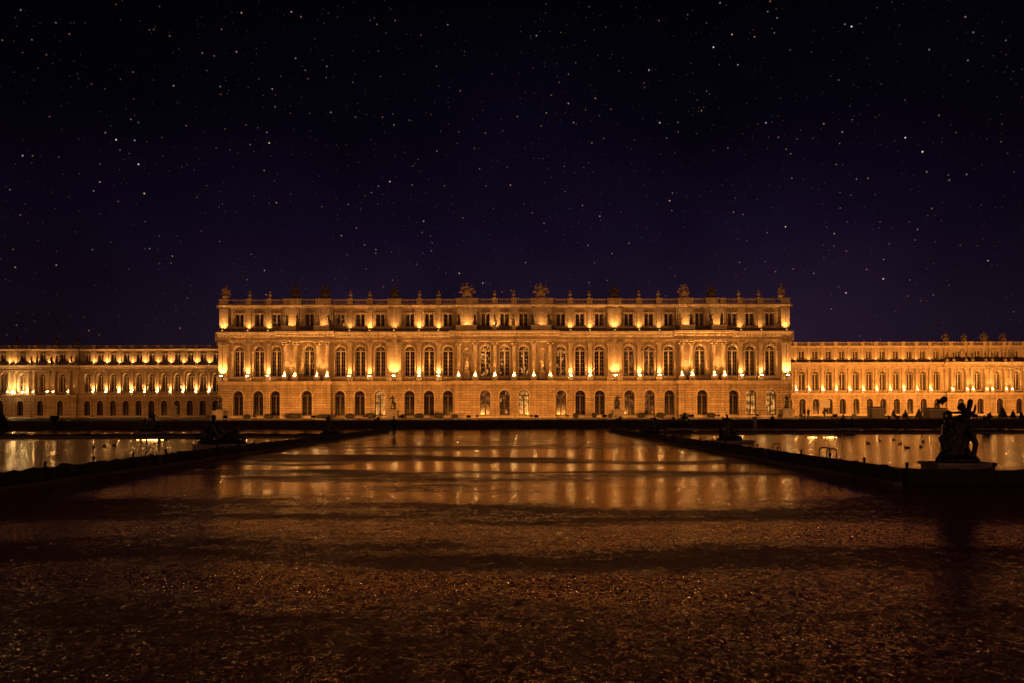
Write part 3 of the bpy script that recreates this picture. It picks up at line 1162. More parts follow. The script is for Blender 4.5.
for (r_, s_, pr_, X, wp, pav), nm in ((wingR, 'right'), (wingL, 'left')):
    Dw = DR if nm == 'right' else DL
    for (cx, k) in pr_:
        sg = [s for s in s_ if s[0] - .01 <= cx <= s[1] + .01][0]
        if nm == 'right':
            p1 = (26 if k == 'P' else 90) * lr.uniform(.7, 1.3)
            p2 = 10
        else:
            p1 = (105 if k == 'P' else 30) * lr.uniform(.5, 1.3)
            p2 = (52 if k == 'P' else 36) * lr.uniform(.6, 1.3)
        y = Dw - sg[3] - .70 if k == 'P' else Dw - sg[4] - .08
        uplight(cx, y, 9.80, p1, 'small floodlight under the main storey pilasters of the %s wing' % nm, 'floodlights on the %s wing' % nm, bright=2)
        if p2 > 0 and (k == 'P' or nm == 'left'):
            uplight(cx, Dw - sg[5] - .85, 19.26, p2, 'small floodlight along the attic of the %s wing' % nm, 'attic floodlights on the %s wing' % nm)


def ground_flood(x, y, z, tx, ty, tz, power, label, size=100, col=SODIUM, radius=.25, group='floodlights standing on the terrace'):
    root = thing('ground_floodlight', (x, y, z), label, 'floodlight', group)
    m = MB()
    m.box(x - .3, x + .3, y - .16, y + .16, z + .25, z + .65)
    m.box(x - .34, x - .305, y - .05, y + .05, z, z + .5)
    m.box(x + .305, x + .34, y - .05, y + .05, z, z + .5)
    m.box(x - .34, x + .34, y - .15, y + .15, z - 0.0, z + .04)
    obj('housing', m, 'lamp_metal', root)
    m = MB()
    m.box(x - .26, x + .26, y + .165, y + .18, z + .29, z + .61)
    obj('lens', m, 'lamp_lens', root)
    l = bpy.data.objects.new('beam', light_data('SPOT', power * LK, size, .8, radius, col))
    COL.objects.link(l)
    l.parent = root
    l.location = (0, .35, .45)
    d = Vector((tx, ty, tz)) - Vector((x, y + .35, z + .45))
    l.rotation_euler = d.to_track_quat('-Z', 'Y').to_euler()
    return root


for i, px in enumerate((245, 300, 365, 430, 480, 530, 580, 645, 710, 765)):
    x = cpx(px)
    ground_flood(x, 106.0, TZ, x, YC, 5.0, 1700, 'black floodlight box on the terrace, %s from the left before the central block' % ordw(i), 95)
for i, px in enumerate((232, 275, 308, 338, 376, 402, 447, 480, 530, 563, 598, 632, 668, 702, 738, 778)):  # added near row, steepens the wash for more shadow relief
    x = cpx(px)
    ground_flood(x, 132.0, TZ, x, YC, 6.5, 900, 'black floodlight box close to the foot of the central block, %s from the left' % ordw(i), 140)
for i, px in enumerate((800, 850, 900, 950, 1000)):
    x = PX(px, DR)
    ground_flood(x, DR - 26, TZ, x, DR, 9.0, 11500, 'black floodlight box facing the right wing, %s from the left' % ordw(i), 120)
for i, px in enumerate((835, 905, 975)):  # added row, brightens the kiosk fronts
    x = PX(px, 98)
    ground_flood(x, 98.0, TZ, x + 4, 120, 4.0, 500, 'small floodlight box near the terrace edge at the right, %s from the left' % ordw(i), 120)
for i, px in enumerate((25, 80, 135, 190)):
    x = PX(px, DL)
    ground_flood(x, DL - 24, TZ, x, DL, 5.0, 1500, 'black floodlight box facing the left wing, %s from the left' % ordw(i), 110)

# twin strong lamps on the left wing
for dx, pw in ((17.5, 190), (27.5, 110)):
    x = PX(dx, DL)
    o = uplight(x, DL - 2.4, 9.3, pw, 'glaring lamp on the balcony of the left wing, %s of two' % ('larger' if pw > 150 else 'smaller'), 'glaring lamps on the left wing', tilt=25, size=160, radius=.3, col=AMBER)
    for c in o.children:
        if c.type == 'MESH':
            m = MB()
            m.ball((0, -.2, .45), .26 if pw > 150 else .2)
            me = m.mesh('lens')
            me.materials.append(MAT['strong_lens'])
            c.data = me

# ------------------------------------------------------------------ sculpture


def folds(m, rings, n=28, k=9, amp=.06, seed=0, cx=0, cy=0):
    vs = []
    R_ = random.Random(seed)
    ph_ = R_.uniform(0, 6)
    for j, (z, rx, ry, ox, oy) in enumerate(rings):
        for i in range(n):
            a = 2 * math.pi * i / n
            q = 1 + amp * math.sin(k * a + ph_ + z * 1.3) * min(1.0, (len(rings) - j) / 3)
            vs.append((cx + ox + rx * q * math.cos(a), cy + oy + ry * q * math.sin(a), z))
    fs = []
    for j in range(len(rings) - 1):
        for i in range(n):
            kk = (i + 1) % n
            fs.append((j * n + i, j * n + kk, (j + 1) * n + kk, (j + 1) * n + i))
    fs.append(tuple(range(n))[::-1])
    fs.append(tuple((len(rings) - 1) * n + i for i in range(n)))
    m.add(vs, fs)


def figure_into(m, H=2.0, robe=True, armL=(-.30, -.05, -.25), armR=(.30, -.05, -.25), elbL=None, elbR=None, lean=0.0, turn=0.0, cx=0, cy=0, z=0, sway=.04, seed=0, thin=1.0):
    """a standing sculpted figure; arm offsets are hand positions from the shoulder, as fractions of 2 m"""
    s = H / 2.0
    T = Matrix.Translation((cx, cy, z)) @ Matrix.Rotation(turn, 4, 'Z') @ Matrix.Scale(s, 4)

    def p(x, y, zz):
        return tuple(T @ Vector((x + lean * zz, y, zz)))

    def cap(a, b, r0, r1):
        m.cap(p(*a), p(*b), r0 * s * thin, r1 * s * thin)
    hipL, hipR = (-.10 + sway, 0, 1.00), (.10 + sway, 0, 1.02)
    cap(hipR, (.12, -.02, .54), .115, .075)
    cap((.12, -.02, .54), (.11, .02, .10), .072, .045)
    cap(hipL, (-.11, -.08, .54), .11, .072)
    cap((-.11, -.08, .54), (-.15, .03, .10), .07, .045)
    cap((.11, .02, .06), (.13, -.17, .04), .05, .035)
    cap((-.15, .03, .06), (-.18, -.15, .04), .05, .035)
    cap((sway, 0, 1.05), (sway * .6, 0, 1.30), .165, .135)
    cap((sway * .6, 0, 1.30), (0, 0, 1.52), .145, .17)
    cap((-.15, 0, 1.62), (.15, 0, 1.62), .085, .085)
    cap((0, 0, 1.62), (0, -.01, 1.76), .075, .055)
    m.ball(p(0, -.02, 1.86), .105 * s, .9, 1.05, 1.22)
    m.ball(p(0, -.125, 1.845), .022 * s)
    m.ball(p(0, .05, 1.90), .10 * s, 1.02, .9, 1.0)
    for sx, hand, elb in ((-1, armL, elbL), (1, armR, elbR)):
        sh = Vector((sx * .20, 0, 1.62))
        hd = sh + Vector(hand)
        if elb is None:
            mid = (sh + hd) / 2
            dd = (hd - sh)
            bend = max(0.0, .56 - dd.length) * .7
            e = mid + Vector((sx * bend, .03, -bend * .5))
        else:
            e = sh + Vector(elb)
        cap(tuple(sh), tuple(e), .062, .05)
        cap(tuple(e), tuple(hd), .048, .033)
        m.ball(p(*hd), .045 * s, 1, 1, 1.2)
        d = (hd - e).normalized() if (hd - e).length > .01 else Vector((0, 0, -1))
        for kf in range(4):
            o = Vector(((kf - 1.5) * .018, -.01, 0))
            m.tube(p(*(hd + o)), p(*(hd + o + d * .10)), .012 * s, .009 * s, 5)
    if robe:
        off = m
        rings = [(0.03, .27, .25), (.25, .24, .22), (.6, .21, .18), (.95, .21, .17), (1.15, .18, .145), (1.32, .16, .13)]
        rr = []
        for (zz, rx, ry) in rings:
            q = T @ Vector((sway * zz + lean * zz, 0, zz))
            rr.append((q.z, rx * s * thin, ry * s * thin, q.x, q.y))
        folds(m, rr, 28, 9, .10, seed)
        # a swag of cloth over one shoulder
        cap((-.18, -.10, 1.60), (.16, -.15, 1.12), .05, .07)
        cap((.16, -.15, 1.12), (.26, .02, .55), .07, .05)


def statue_mesh(voxel=.045, rough=.02, **kw):
    m = MB()
    if 'extra' in kw:
        ex = kw.pop('extra')
        for a, b, r0, r1 in ex:
            m.cap(a, b, r0, r1)
    figure_into(m, **kw)
    H = kw.get('H', 2.0)
    m.box(-.32 * H / 2, .32 * H / 2, -.28 * H / 2, .28 * H / 2, -.02, .08)
    return remeshed(m, voxel, 'statue', rough)


protos = [
    statue_mesh(H=2.45, armL=(-.28, -.10, .10), armR=(.12, -.2, -.35), seed=1),
    statue_mesh(H=2.40, armL=(-.12, -.22, -.30), armR=(.34, -.05, .28), seed=2, extra=[((.62, -.05, 2.3), (.55, -.05, .1), .035, .03)]),
    statue_mesh(H=2.50, armL=(-.22, .02, -.50), armR=(.26, -.15, -.20), seed=3, sway=-.05, extra=[((-.33, 0, 1.3), (-.36, 0, .1), .12, .16)]),
    statue_mesh(H=2.40, armL=(-.30, -.08, -.30), armR=(.10, -.20, .22), seed=4, sway=.06),
    statue_mesh(H=2.45, robe=False, armL=(-.25, -.1, -.42), armR=(.30, 0, .30), seed=5, extra=[((.30, .12, 1.1), (.26, .12, .08), .13, .17), ((-.2, .15, 1.9), (.25, .18, .7), .06, .12)]),
]


def put_mesh(name, me, mat, loc, label, cat, group=None, rz=0.0):
    if len(me.materials) == 0:
        me.materials.append(MAT[mat])
    elif me.materials[0] != MAT[mat]:
        me = me.copy()
        me.materials.clear()
        me.materials.append(MAT[mat])
    o = link(name, me, None, None, loc, rz)
    return tag(o, label, cat, group)


attic_px = [287, 297.6, 318.6, 329.2, 459.0, 475.0, 494.9, 513.9, 532.6, 548.9, 680.2, 690.8, 710.8, 721.8]
for i, px in enumerate(attic_px):
    D_ = YC - 1.6
    sg = [s for s in segs if s[0] <= cpx(px) <= s[1]][0]
    put_mesh('statue', protos[(i * 3 + i // 4) % 5], 'shaded_stone' if i not in (2, 6, 7, 10) else 'carved_stone', (PX(px, YC - sg[4]), YC - sg[4] - .15, 20.32),
             'stone statue on the cornice before the central attic, %s from the left' % ordw(i), 'statue', 'statues along the attic of the central block', lr.uniform(-.6, .6))
# low plinths they stand on
for i, (a, b) in enumerate(((284.5, 299.8), (316.6, 332), (456.5, 477.5), (492.5, 497.3), (511.5, 516.3), (530.5, 551.5), (677.5, 693), (709, 724.5))):
    sg = [s for s in segs if s[0] <= cpx((a + b) / 2) <= s[1]][0]
    y = YC - sg[4] - .15
    m = MB()
    m.box(cpx(a) + .1, cpx(b) - .1, y - .45, y + .40, 19.235, 20.18)
    m.box(cpx(a), cpx(b), y - .55, y + .5, 20.183, 20.30)
    obj('statue_plinth', m, 'pale_marble', palace)

for px, w in ((467.4, 'left'), (542.0, 'right')):
    put_mesh('statue', protos[2 if w == 'left' else 0], 'carved_stone', (cpx(px), YC - .5 + .1, 11.0), 'pale stone statue in the %s niche beside the three middle windows' % w, 'statue', 'statues in the niches')
    m = MB()
    m.box(cpx(px) - .55, cpx(px) + .55, YC - .5 - .30, YC + .28, 10.61, 10.99)
    m.box(cpx(px) - .7, cpx(px) + .7, YC - .5 - .32, YC - .5 - .002, 9.2, 10.4)
    obj('niche_pedestal', m, 'carved_stone', palace)

# ---- trophies and finials on the roof


def trophy_mesh(H, seed, wide=1.0, voxel=.07):
    R_ = random.Random(seed)
    m = MB()
    m.box(-.95 * wide, .95 * wide, -.4, .4, -.02, .22)
    m.ball((0, 0, H * .42), H * .20, 1.0, .7, 1.35)
    m.ball((0, 0, H * .76), H * .095, 1, 1, 1.2)
    m.cap((0, .0, H * .86), (R_.uniform(-.1, .1), .05, H * .97), H * .035, H * .06)
    for sx in (-1, 1):
        m.ball((sx * .42 * wide, -.15, H * .28), H * .15, 1, .45, 1.2)
        m.ball((sx * .62 * wide, 0, H * .18), H * .12, 1.2, .8, 1)
    n = 13
    for i in range(n):
        a = math.radians(12 + 156 * i / (n - 1)) + R_.uniform(-.05, .05)
        L = H * R_.uniform(.56, .80) * (0.75 + .25 * math.sin(a))
        dx, dz = math.cos(a) * wide * .85, math.sin(a)
        y0 = R_.uniform(-.15, .2)
        a0 = (dx * H * .12, y0, H * .28 + dz * H * .1)
        a1 = (dx * L * .92, y0, H * .22 + dz * L)
        m.tube(a0, a1, .07, .05, 6)
        m.ball(a1, .12, 1, .7, 1.5)
        if i % 2:
            q = Vector(a0).lerp(Vector(a1), .75)
            m.ball(tuple(q), H * .085, 1.3, .35, .9)
    return remeshed(m, voxel, 'trophy', .035, 4.0)


def corner_group_mesh(seed, H=3.2):
    m = MB()
    R_ = random.Random(seed)
    m.ball((0, 0, .55), .75, 1.15, .7, .8)
    figure_into(m, H=1.9, robe=False, cx=-.35, cy=-.1, z=.35, lean=-.12, armL=(-.35, -.1, .1), armR=(.25, -.1, .35), turn=.4)
    figure_into(m, H=1.9, robe=False, cx=.45, cy=-.05, z=.30, lean=.18, armL=(-.25, -.1, .25), armR=(.35, -.1, -.15), turn=-.4)
    m.ball((0, .1, 1.5), .62, 1, .7, 1.2)
    m.cap((0, .1, 2.0), (.1, .1, H * .95), .28, .12)
    for i in range(7):
        a = R_.uniform(0, 3.14)
        m.cap((0, 0, 1.2), (math.cos(a) * 1.05, R_.uniform(-.3, .3), .8 + math.sin(a) * 1.5), .09, .13)
    return remeshed(m, .07, 'sculpture_group', .03, 4.0)


def finial_mesh():
    m = MB()
    m.lathe(0, 0, [(.50, -.02), (.50, .16), (.30, .22), (.16, .40), (.20, .48), (.34, .70), (.40, .92), (.34, 1.02), (.18, 1.10), (.14, 1.18), (.22, 1.28), (.20, 1.5), (.08, 1.78), (.02, 1.95)], 12)
    for i in range(4):
        a = i * math.pi / 2 + .4
        m.cap((.38 * math.cos(a), .38 * math.sin(a), .82), (.44 * math.cos(a), .44 * math.sin(a), 1.02), .06, .04)
    me = m.mesh('urn')
    me.shade_smooth()
    return me


TR = [trophy_mesh(2.9, 3), trophy_mesh(2.7, 8, .9), trophy_mesh(3.3, 21, 1.1)]
CG = [corner_group_mesh(2), corner_group_mesh(9)]
FN = finial_mesh()
roofY = YC + .25
tro = [(296.2, 0, 'shaded_stone'), (325.6, 0, 'shaded_stone'), (395.2, 1, 'shaded_stone'), (467.5, 2, 'carved_stone'), (541.2, 2, 'carved_stone'), (614.8, 1, 'shaded_stone'), (684.3, 0, 'carved_stone'), (711.8, 1, 'shaded_stone')]
for i, (px, k, mt) in enumerate(tro):
    sg = [s for s in segs if s[0] <= cpx(px) <= s[1]][0]
    y = YC - sg[5] - .12
    put_mesh('trophy', TR[k], mt, (PX(px, y), y, 26.14), 'carved trophy of arms on the central roof balustrade, %s from the left' % ordw(i), 'roof trophy', 'trophies on the central roofline')
    m = MB()
    x = PX(px, y)
    m.box(x - 1.25, x + 1.25, y - .45, y + .45, 24.906, 26.0)
    m.box(x - 1.4, x + 1.4, y - .5, y + .5, 26.003, 26.16)
    obj('trophy_pedestal', m, 'carved_stone', palace)
for px, k, w in ((226.3, 0, 'left'), (781.3, 1, 'right')):
    y = YC + .3 - .12
    put_mesh('sculpture_group', CG[k], 'carved_stone', (PX(px, y), y, 26.14), 'lit stone figure group on the %s corner of the central roof' % w, 'sculpture', 'corner groups on the central roof', .3)
fin = [250.3, 270.4, 351.2, 370.4, 420, 439, 495, 513.9, 570.4, 589.4, 639, 658.3, 738.7, 758.7]
for i, px in enumerate(fin):
    sg = [s for s in segs if s[0] <= cpx(px) <= s[1]][0]
    y = YC - sg[5] - .12
    put_mesh('urn', FN, 'carved_stone', (PX(px, y), y, 26.14), 'slender stone urn on the central roof balustrade, %s from the left' % ordw(i), 'urn', 'urns on the central roofline')

r_roots = {'right': wingR[0], 'left': wingL[0]}
for nm, pxs, Dw, stat in (('right', [945.5, 964.2, 984, 1003.2], DR, [947, 953.5, 966, 972.5, 985.5, 992, 1005, 1011.5]), ('left', [17, 38.5, 57, 78], DL, [31.5, 37, 51.5, 57, 71, 76])):
    for i, px in enumerate(pxs):
        y = Dw - .12
        m_ = 'shaded_stone'
        put_mesh('trophy', TR[i % 3], m_, (PX(px, y), y, 26.14), 'dark carved trophy on the roof of the %s wing pavilion, %s from the left' % (nm, ordw(i)), 'roof trophy', 'trophies on the %s wing' % nm)
    for i, px in enumerate(stat):
        y = Dw - 1.5
        m = MB()
        m.box(PX(px, y) - .4, PX(px, y) + .4, y - .4, y + .4, 19.235, 20.0)
        obj('statue_plinth', m, 'carved_stone', r_roots[nm])
        put_mesh('statue', protos[(i * 2 + 1) % 5], 'shaded_stone', (PX(px, y), y, 20.02), 'small dark statue before the attic of the %s wing pavilion, %s from the left' % (nm, ordw(i)), 'statue',
                 'attic statues on the %s wing' % nm, lr.uniform(-.5, .5))

# ------------------------------------------------------------------ statues on pedestals on the terrace
ts = [(220.0, 14.0, 'left end of the central block', 0), (392.8, 13.0, 'ninth', 4), (617.6, 13.5, 'x', 2), (786.5, 14.0, 'right end of the central block', 3)]
lab = ['dark statue on a pale pedestal at the left corner of the central block', 'dark statue on a pale pedestal left of the middle doors',
       'dark statue on a pale pedestal right of the middle doors', 'dark statue on a pale pedestal at the right corner of the central block']
for i, (px, hp, w, k) in enumerate(ts):
    y = 128.0
    x = PX(px, y)
    big = i in (0, 3)
    pw_ = 1.0 if big else .95
    z0 = TZ - .01
    m = MB()
    m.box(x - pw_ - .2, x + pw_ + .2, y - pw_ - .2, y + pw_ + .2, z0, z0 + .28)
    m.box(x - pw_, x + pw_, y - pw_, y + pw_, z0 + .283, z0 + 1.35)
    m.prof_x(x - pw_ - .16, x + pw_ + .16, y, [(-pw_ - .16, z0 + 1.353), (pw_ + .05, z0 + 1.353), (pw_ + .16, z0 + 1.45), (pw_ + .16, z0 + 1.55), (-pw_ - .16, z0 + 1.55)])
    m.box(x - .55, x + .55, y - .5, y + .5, z0 + 1.553, z0 + 1.75)
    tag(obj('pedestal', m, 'pale_marble', off=(x, y, z0)), lab[i].replace('dark statue on a pale pedestal', 'pale marble pedestal carrying a dark statue'), 'pedestal', 'pedestals on the terrace')
    o = put_mesh('statue', protos[k], 'bronze', (x, y, z0 + 1.75), lab[i], 'statue', 'statues on the terrace')
    o.scale = (1.25, 1.25, 1.08)


# ------------------------------------------------------------------ bronze groups round the pools
def child(m, H, x, y, z, turn, aL, aR, lean=0, fat=1.25, eL=None, eR=None):
    figure_into(m, H=H, robe=False, cx=x, cy=y, z=z, turn=turn, armL=aL, armR=aR, lean=lean, thin=fat, sway=.05, elbL=eL, elbR=eR)


def children_group(voxel=.022):
    m = MB()
    rocks = random.Random(4)
    m.ball((0, 0, .05), .52, 1.1, .8, .28)
    for i in range(10):
        a = i * .63
        m.ball((.42 * math.cos(a), .36 * math.sin(a), .06), rocks.uniform(.10, .17), 1.2, 1, .7)
    child(m, 1.28, -.20, -.02, .08, .5, (-.34, -.10, .28), (.40, -.18, .05), -.03, 1.12)
    child(m, 1.34, .14, -.05, .10, -.35, (-.30, -.2, -.1), (.20, -.05, .42), .02, 1.15)
    child(m, 1.18, .0, .26, .08, 2.8, (-.3, -.05, .0), (.3, -.05, .05), 0, 1.15)
    # raised bird, garland between the children, cloth falling to the ground
    m.cap((-.54, -.1, 1.58), (-.40, -.1, 1.64), .055, .085)
    m.cap((-.54, -.1, 1.58), (-.61, -.1, 1.49), .035, .025)
    m.cap((-.46, -.1, 1.50), (-.42, -.1, 1.60), .03, .04)
    m.cap((-.44, -.12, 1.26), (-.16, -.2, 1.30), .035, .035)
    m.cap((-.16, -.2, 1.30), (.08, -.18, 1.28), .035, .04)
    m.cap((.35, -.05, 1.58), (.33, -.02, 1.36), .075, .06)
    m.cap((.33, -.02, 1.36), (.26, -.02, 1.15), .06, .08)
    m.ball((.10, -.06, 1.44), .10, 1.05, 1.1, 1.1)
    m.cap((-.14, .1, .9), (-.10, .1, .2), .19, .26)
    m.cap((.10, .1, .95), (.16, .1, .2), .22, .24)
    m.cap((-.32, -.18, .78), (-.56, -.22, .62), .075, .08)
    m.cap((-.56, -.22, .62), (-.42, -.2, .22), .065, .06)
    m.cap((.22, -.22, .85), (.36, -.25, .48), .09, .075)
    m.cap((.36, -.25, .48), (.30, -.25, .14), .065, .06)
    m.cap((.30, 0, .25), (.56, -.05, .05), .10, .05)
    m.cap((-.38, 0, .20), (-.58, -.05, .05), .09, .05)
    return remeshed(m, voxel, 'bronze_group', .012, 9.0)


def river_god(voxel=.03, flip=1):
    """reclining bearded figure propped on an urn with a child at the knee"""
    m = MB()
    f = flip
    m.ball((0, 0, .06), 1.1, 1.05, .5, .14)

    def cap(a, b, r0, r1):
        m.cap((a[0] * f, a[1], a[2]), (b[0] * f, b[1], b[2]), r0, r1)
    cap((-.05, 0, .32), (-.28, .02, .62), .21, .20)
    cap((-.28, .02, .62), (-.40, .02, .90), .20, .18)
    cap((-.52, -.12, .96), (-.30, .16, .98), .10, .10)
    cap((-.40, 0, 1.0), (-.38, -.02, 1.12), .08, .07)
    m.ball((-.37 * f, -.04, 1.26), .125, .95, 1.05, 1.2)
    m.ball((-.33 * f, -.13, 1.17), .075)
    m.ball((-.26 * f, -.06, 1.25), .025)
    cap((-.54, -.14, .94), (-.78, -.2, .66), .075, .06)
    cap((-.78, -.2, .66), (-.62, -.32, .50), .058, .04)
    cap((-.28, .18, .98), (-.02, .1, .84), .07, .058)
    cap((-.02, .1, .84), (.26, -.02, .80), .055, .04)
    cap((0, -.1, .32), (.48, -.15, .68), .15, .10)
    cap((.48, -.15, .68), (.70, -.16, .22), .095, .065)
    cap((.70, -.16, .2), (.90, -.18, .16), .06, .04)
    cap((0, .1, .30), (.55, .14, .42), .14, .10)
    cap((.55, .14, .42), (1.05, .1, .20), .09, .06)
    cap((-.80, .1, .30), (-.78, .1, .55), .24, .20)
    cap((-.9, .1, .36), (-1.15, .0, .30), .10, .12)
    cap((-.1, .1, .34), (.5, .2, .18), .16, .12)
    cap((-.5, .22, .9), (-.62, .26, .3), .10, .18)
    child(m, .85, .62 * f, .16, .20, -.4 * f, (-.3, -.1, .2), (.28, -.1, -.1), 0, 1.4)
    return remeshed(m, voxel, 'bronze_group', .012, 9.0)


def nymph_group(voxel=.035, flip=1):
    m = MB()
    f = flip
    m.ball((0, 0, .06), .9, 1.05, .6, .16)
    figure_into(m, H=1.55, robe=True, cx=-.1 * f, cy=0, z=.05, lean=-.05 * f, armL=(-.3, -.1, .25), armR=(.3, -.1, -.2), seed=7, thin=1.15)
    child(m, .95, .45 * f, -.05, .1, -.5 * f, (-.3, -.1, .2), (.28, -.1, .1), 0, 1.4)
    m.cap((-.45 * f, .1, .25), (-.62 * f, 0, .55), .2, .15)
    m.cap((.2 * f, .1, .3), (.75 * f, .05, .12), .25, .12)
    return remeshed(m, voxel, 'bronze_group', .015, 7.0)


CHG = children_group()
CH2 = children_group(.035)
RG1, RG2 = river_god(flip=1), river_god(flip=-1)
NY1, NY2 = nymph_group(flip=1), nymph_group(flip=-1)


def plinth(x, y, w, d, h, label, z0=0.30, stepw=.14):
    m = MB()
    m.box(x - w / 2 - stepw, x + w / 2 + stepw, y - d / 2 - stepw, y + d / 2 + stepw, .006, z0 * .5)
    m.box(x - w / 2, x + w / 2, y - d / 2, y + d / 2, z0 * .5 + .003, h - .08)
    m.box(x - w / 2 - .06, x + w / 2 + .06, y - d / 2 - .06, y + d / 2 + .06, h - .077, h)
    return tag(obj('plinth', m, 'pale_marble', off=(x, y, 0)), label, 'plinth', 'low marble plinths round the pools')


BG = [
    # px, world x or depth, mesh, plinth top, label, rz, scale
    (956.5, 18.95, CHG, .54, 'large dark bronze group of children beside the near right corner', 0.0, 1.0, 1.5, .8),
    (729.5, 39.6, NY1, .34, 'dark bronze nymph beside the middle of the right pool edge', .3, .95, 2.6, .8),
    (653.0, 58.0 - 3, NY2, .30, 'dark bronze group next along the right barrier before the terrace', .2, .92, 1.6, .8),
    (680.5, 61.2, RG2, .62, 'dark reclining bronze behind the inner far corner of the right pool', .2, 1.0, 2.2, .8),
    (618.5, 74.0, CH2, .30, 'farthest small dark bronze group at the end of the right barrier', .4, .85, 1.5, .8),
    (222.0, 34.5, RG1, .43, 'large dark reclining bronze on the edge of the left pool', .15, 1.05, 2.5, .8),
    (330.0, 54.6, NY1, .30, 'dark bronze group with raised head farther along the left barrier', -.2, 1.0, 2.2, .8),
    (376.5, 73.0, CH2, .30, 'farthest small dark bronze group at the end of the left barrier', .9, .85, 1.5, .8),
    (151.0, 54.2, NY2, .55, 'dark bronze group on the far edge of the left pool', 0, 1.0, 2.2, .8),
    (846.5, 60.6, RG1, .62, 'dark reclining bronze on the far edge of the right pool', 0, .85, 2.0, .8),
    (986.5, 60.6, CH2, .55, 'dark bronze children on the far edge of the right pool', 0, .85, 1.4, .8),
]
for px, y, me, ph_, label, rz, sc, pw_, pd_ in BG:
    x = PX(px, y)
    o = put_mesh('bronze_group', me, 'bronze', (x, y, ph_), label, 'bronze sculpture', 'bronze groups round the pools', rz)
    o.scale = (sc, sc, sc * (1.06 if y < 20 else 1.0))
    plinth(x, y, pw_, pd_, ph_, label.replace('dark bronze', 'plinth under the dark bronze').replace('dark reclining bronze', 'plinth under the dark reclining bronze'))

# dark urn on the terrace edge at the left, clipped yews, low hedges, kiosks
def big_urn(x, y, z, label, H=1.25):
    m = MB()
    k = H / 1.25
    m.lathe(x, y, [(.30 * k, z), (.30 * k, z + .12 * k), (.14 * k, z + .2 * k), (.12 * k, z + .32 * k), (.30 * k, z + .48 * k), (.40 * k, z + .75 * k), (.42 * k, z + .95 * k), (.56 * k, z + 1.16 * k), (.58 * k, z + 1.25 * k), (.48 * k, z + 1.25 * k), (.40 * k, z + 1.05 * k)], 18)
    for s_ in (-1, 1):
        m.tube((x + s_ * .38 * k, y, z + .6 * k), (x + s_ * .60 * k, y, z + .80 * k), .04, .04)
        m.tube((x + s_ * .60 * k, y, z + .80 * k), (x + s_ * .48 * k, y, z + 1.05 * k), .04, .04)
    return tag(obj('garden_urn', m, 'bronze', smooth=True, off=(x, y, z)), label, 'urn')


big_urn(PX(54.3, 91), 91, .55, 'wide mouthed dark garden urn before the left wing')
m = MB()
x_ = PX(54.3, 91)
m.box(x_ - .45, x_ + .45, 90.55, 91.45, .006, .549)
tag(obj('urn_pedestal', m, 'shaded_stone', off=(x_, 91, 0)), 'dark block under the wide mouthed garden urn', 'pedestal')


def leafy(m, pts_fn, n, size, R_):
    for i in range(n):
        p, nr = pts_fn(R_)
        p = Vector(p)
        nr = Vector(nr).normalized()
        u = nr.orthogonal().normalized()
        a = R_.uniform(0, 6.28)
        u = (Matrix.Rotation(a, 3, nr) @ u)
        v = nr.cross(u)
        n2 = nr * R_.uniform(-.4, .6)
        s_ = size * R_.uniform(.6, 1.3)
        m.add([tuple(p - u * s_), tuple(p - v * s_ * .5 + n2 * s_), tuple(p + u * s_), tuple(p + v * s_ * .5 + n2 * s_)], [(0, 1, 2, 3)])


def yew(x, y, z, h, r, label, seed):
    R_ = random.Random(seed)
    root = thing('clipped_yew', (x, y, z), label, 'tree', 'clipped yews on the terrace')
    m = MB()
    m.tube((x, y, z), (x, y, z + h * .3), .07, .05)
    obj('trunk', m, 'bark', root)
    m = MB()
    m.lathe(x, y, [(r * .75, z + h * .08), (r * .9, z + h * .16), (r * .62, z + h * .5), (r * .3, z + h * .8), (.03, z + h * .98)], 12)

    def pf(R):
        t_ = R.random() ** 1.4
        a = R.uniform(0, 6.28)
        rr = r * (1 - t_) * (1 + R.uniform(-.12, .1)) + .02
        return (x + rr * math.cos(a), y + rr * math.sin(a), z + h * (.08 + .92 * t_)), (math.cos(a), math.sin(a), .4)
    leafy(m, pf, 420, .07, R_)
    obj('crown', m, 'yew_leaf', root)


for i, (px, h) in enumerate(((905.5, 1.35), (919, 1.5), (1002.5, 1.8), (1013, 1.25), (1021.5, 1.0), (990, .95))):
    y = 104.0
    names = ['left of two close cone shaped yews before the right wing', 'right of two close cone shaped yews before the right wing', 'tallest clipped yew near the right edge of the picture',
             'thin clipped yew just right of the tallest one', 'low clipped yew at the extreme right edge', 'small clipped yew behind the far right bronze children']
    yew(PX(px, y), y, TZ - .01, h, h * .38, names[i], 40 + i)
yew(PX(1.5, 88), 88, 0, 2.3, 1.1, 'bulky dark clipped yew at the extreme left edge', 77)


def hedge(x0, x1, y, z, h, label, seed):
    R_ = random.Random(seed)
    w = (x1 - x0) / 2
    cx = (x0 + x1) / 2
    m = MB()
    m.ball((cx, y, z + h * .42), 1.0, w * .96, .55, h * .52, 16, 8)

    def pf(R):
        a = R.uniform(0, 6.28)
        b = R.uniform(-.3, 1.0)
        q = math.sqrt(max(0, 1 - b * b))
        nx, ny, nz = q * math.cos(a), q * math.sin(a), b
        k = 1 + R.uniform(-.08, .10)
        return (cx + nx * w * k, y + ny * .6 * k, z + h * .42 + nz * h * .56 * k), (nx, ny, nz)
    leafy(m, pf, 500, .08, R_)
    return tag(obj('shrub', m, 'hedge_leaf', off=(cx, y, z)), label, 'shrub', 'low shrubs at the foot of the central block')


